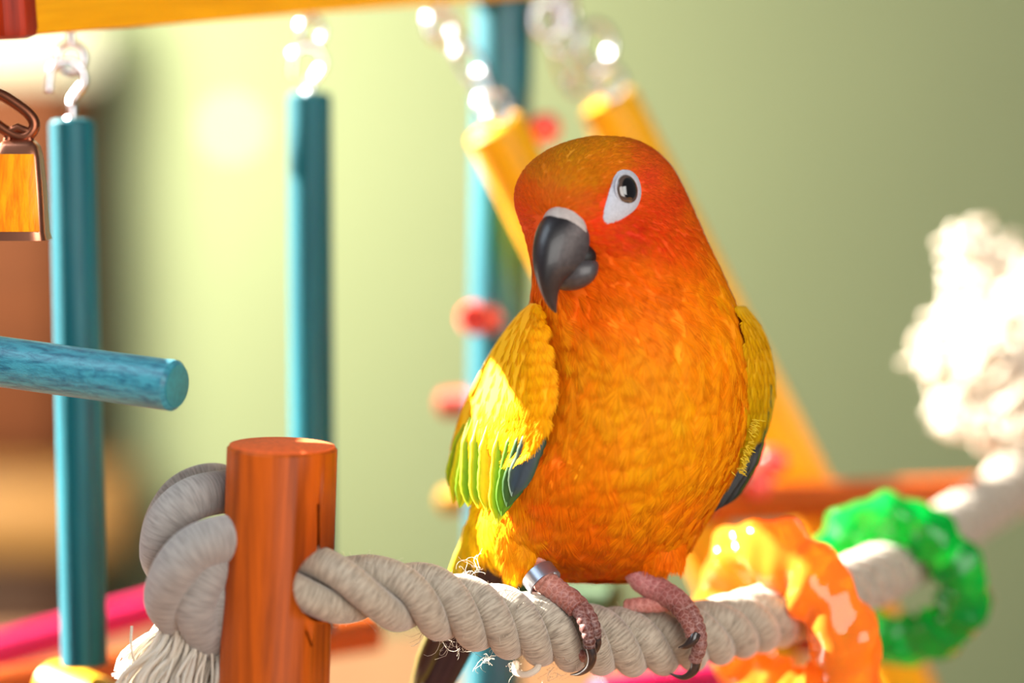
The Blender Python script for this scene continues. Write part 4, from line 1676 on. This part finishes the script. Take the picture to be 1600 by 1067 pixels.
for i in range(39):
    for j in range(na - 1):
        a = i * na + j
        F.append((a, a + 1, a + na + 1, a + na))
    F.append((i * na, (i + 1) * na, (i + 1) * na + na - 1, i * na + na - 1))
m = MB()
m.add(V, F, None, np.array(C))
bko = m.build('upper_beak', M['horn'], bird, split=60)
bko['label'] = 'dark grey hooked upper beak'


def ellipsoid(center, axes, nu=28, nv=18, fn=None):
    V, F = [], []
    for i in range(nv + 1):
        t = math.pi * i / nv
        for j in range(nu):
            p = 2 * math.pi * j / nu
            q = [math.sin(t) * math.cos(p), math.sin(t) * math.sin(p), math.cos(t)]
            if fn:
                q = fn(q)
            V.append(list(Vector(center) + axes[0] * q[0] + axes[1] * q[1] + axes[2] * q[2]))
    for i in range(nv):
        for j in range(nu):
            k = (j + 1) % nu
            F.append((i * nu + j, (i + 1) * nu + j, (i + 1) * nu + k, i * nu + k))
    return V, F


fv = (beak_pt(1, 0, 0) - beak_pt(0, 0, 0)).normalized()
sv = (beak_pt(0, 0, 1) - beak_pt(0, 0, 0)).normalized()
dv = (beak_pt(0, 1, 0) - beak_pt(0, 0, 0)).normalized()
lc = beak_pt(-8, 82, 5)


def jaw(q):
    f, s_, d = q
    # scoop: flat sloping top, narrower towards the front
    if d < -0.25:
        d = -0.25 + (d + 0.25) * 0.55
    s_ *= 1 - 0.18 * max(0, f)
    f += 0.2 * d
    return [f, s_, d]


V, F = ellipsoid(lc, (fv * 32 * S, sv * 48 * S, dv * 33 * S), 36, 22, jaw)
m = MB()
m.add(V, F, None, np.tile(np.array(lin((70, 66, 68))), (len(V), 1)))
jo = m.build('lower_beak', M['horn'], bird, split=60)
V, F = ellipsoid(beak_pt(-12, 62, 2), (fv * 28 * S, sv * 45 * S, dv * 26 * S))
m = MB()
m.add(V, F)
m.build('mouth', M['black'], bird, split=0)
# cere: bare skin saddle over the base of the beak
V, F = [], []
nc = 25
for i in range(9):
    t = i / 8
    q = cul[int(round(1 + 7 * t))]
    for j in range(nc):
        a = -1.30 + 2.6 * j / (nc - 1)
        k = 1 - math.cos(a) ** 1.15
        up = 8.0 * (1 - t ** 3) + 0.4
        edge_in = (abs(a) / 1.30) ** 6 * 4
        V.append(list(beak_pt(q[0] * (1 - 0.5 * k * t) + (q[2] - q[0]) * k + 2, q[1] + (q[3] - q[1]) * k - up * math.cos(a) , (q[4] + 4.0 * (1 - t ** 3) - edge_in) * math.sin(a))))
for i in range(8):
    for j in range(nc - 1):
        F.append((i * nc + j, i * nc + j + 1, (i + 1) * nc + j + 1, (i + 1) * nc + j))
m = MB()
m.add(V, F)
ce = m.build('cere', M['cere'], bird, split=0)
for s_ in (-15, 17):
    V, F = ellipsoid(beak_pt(13, -15 + 0.02 * s_ * s_, s_), (sv * 4.2 * S, dv * 4.0 * S, fv * 3 * S), 14, 10)
    m = MB()
    m.add(V, F)
    m.build('nostril', M['black'], ce, split=0)

# --- eye
nr_e = 8
V, F = [], []
cen = np.array((974.0, 303.0))
NP = 60
poly = smooth_path(list(EYE_POLY) + [EYE_POLY[0]], NP + 1)[:NP]
for i in range(nr_e + 1):
    t = i / nr_e
    for q in poly:
        p = cen + (q - cen) * t
        loc, nrm = hit(p[0], p[1])
        off = 5.5 * S * (1 - t ** 5) + 1.2 * S
        V.append(list(loc + nrm * off))
for i in range(nr_e):
    for j in range(NP):
        k = (j + 1) % NP
        F.append((i * NP + j, (i + 1) * NP + j, (i + 1) * NP + k, i * NP + k))
m = MB()
m.add(V, F)
er = m.build('eye_ring', M['eye_skin'], bird, split=0)
er['label'] = 'white bare skin ring around the eye'
eloc, enrm = hit(976, 299)
en = (enrm * 0.55 + RIGHT * 0.42 - FWD * 0.45).normalized()
eu = (UP + RIGHT * 0.10)
eu = (eu - en * eu.dot(en)).normalized()
es = eu.cross(en)


def cap(center, rs_, ru, h):
    return ellipsoid(center, (es * rs_ * S, eu * ru * S, en * h * S), 32, 18)


V, F = cap(eloc + enrm * 6.0 * S, 20.5, 23.5, 9.5)
m = MB()
m.add(V, F)
eb = m.build('eyeball', M['iris'], bird, split=0)
V, F = cap(eloc + enrm * 8.6 * S, 16.5, 19.5, 8.2)
m = MB()
m.add(V, F)
m.build('pupil', M['pupil'], eb, split=0)
# eyelid rim
rim = [eloc + enrm * 6.4 * S + es * math.cos(a) * 21.5 * S + eu * math.sin(a) * 24.5 * S for a in np.linspace(0, 2 * math.pi, 40, endpoint=False)]
MB().tube(rim, 1.7 * S, 10, closed=True).build('eyelid', M['eye_skin'], eb, split=0)


# --- legs, feet, claws
SK, SKD, SKL = (122, 62, 52), (66, 34, 30), (176, 140, 130)


def scaled_tube(pts, r0, r1, rings, c0, c1, parent, name, n=90, sq=None, amp=0.07):
    path = smooth_path([B(*q) for q in pts], n)
    t = np.linspace(0, 1, n)
    band = np.abs(np.sin(t * math.pi * rings))
    rad = (r0 + (r1 - r0) * t) * S * (1 - amp + amp * 1.6 * band ** 0.6)
    rad[-4:] *= (0.97, 0.9, 0.75, 0.5)
    base_c = np.array(lin(c0))[None] * (1 - t[:, None]) + np.array(lin(c1))[None] * t[:, None]
    k = (1 - band)[:, None] ** 4 * 0.5 * (1.0 if amp > 0.09 else 0.15)
    cols = base_c * (1 - k) + np.array(lin(SKL))[None] * k
    m_ = MB()
    m_.tube(path, rad, 16, col=cols)
    return m_.build(name, M['foot'], parent, split=0)


def claw(pts, r, parent):
    path = smooth_path([B(*q) for q in pts], 24)
    rad = r * S * (1 - np.linspace(0, 1, 24) ** 1.6 * 0.88)
    return MB().tube(path, rad, 14).build('claw', M['claw'], parent, split=0)


# banded leg
leg = scaled_tube([(838, 878, -30), (846, 902, -46), (866, 920, -58), (890, 938, -72), (904, 952, -80)], 20, 17, 11, (196, 128, 110), SK, bird, 'leg')
t1 = scaled_tube([(884, 930, -58), (902, 950, -82), (914, 975, -96), (920, 998, -98), (921, 1012, -94)], 11.5, 9, 8, SK, SKD, leg, 'toe', amp=0.14)
t2 = scaled_tube([(890, 926, -50), (910, 945, -74), (924, 966, -88), (930, 985, -90), (931, 996, -86)], 10.5, 8.5, 7, SK, SKD, leg, 'toe', amp=0.14)
t3 = scaled_tube([(872, 925, -20), (872, 940, 40), (884, 1000, 62), (900, 1040, 30), (908, 1020, -66)], 11, 9, 9, SK, SK, leg, 'toe')
claw([(921, 1006, -95), (925, 1026, -92), (920, 1042, -80), (906, 1052, -62), (892, 1054, -44)], 8.2, leg)
claw([(930, 990, -88), (934, 1004, -86), (931, 1017, -76), (924, 1026, -64)], 7.0, leg)
# ring on the leg
bc = B(846, 904, -46)
bax = (B(864, 924, -58) - B(836, 888, -34)).normalized()
bs = bax.cross(UP).normalized()
bu = bs.cross(bax)
m = MB()
rp = []
for (o_, r_) in ((-11, 25), (-11, 28), (11, 28), (11, 25), (-11, 25)):
    rp.append((o_, r_))
V, F = [], []
nb = 40
for (o_, r_) in rp[:4]:
    for j in range(nb):
        a = 2 * math.pi * j / nb
        V.append(list(bc + bax * o_ * S + (bs * math.cos(a) + bu * math.sin(a)) * r_ * S))
for i in range(4):
    for j in range(nb):
        k = (j + 1) % nb
        i2 = (i + 1) % 4
        F.append((i * nb + j, i2 * nb + j, i2 * nb + k, i * nb + k))
m.add(V, F)
bo = m.build('leg_band', M['band'], leg, split=30)
bo['label'] = 'silver grey metal leg band'

# other leg
SKP = (196, 122, 122)
leg2 = scaled_tube([(990, 882, 20), (1004, 906, 14), (1030, 922, 4), (1056, 938, -14), (1074, 956, -26)], 22, 18, 10, SKP, SK, bird, 'leg', amp=0.03)
scaled_tube([(1056, 936, -14), (1078, 956, -28), (1090, 982, -36), (1093, 1010, -36), (1084, 1036, -26)], 15, 10, 9, SK, (104, 60, 54), leg2, 'toe', amp=0.10)
scaled_tube([(1050, 940, -14), (1066, 958, -34), (1078, 980, -44), (1082, 996, -44)], 13, 10, 6, SK, (124, 70, 60), leg2, 'toe', amp=0.08)
scaled_tube([(1050, 940, 0), (1020, 944, 6), (995, 945, 12), (978, 946, 24)], 15, 10, 6, (170, 96, 84), (200, 130, 120), leg2, 'toe', amp=0.04)
claw([(1086, 990, -46), (1082, 1000, -50), (1072, 1009, -48), (1060, 1012, -40)], 9.5, leg2)
claw([(1088, 1030, -30), (1084, 1047, -26), (1068, 1058, -18), (1046, 1052, -8)], 8.5, leg2)
tag(bird, 'orange and yellow parrot with a dark hooked beak standing on the rope', 'parrot')
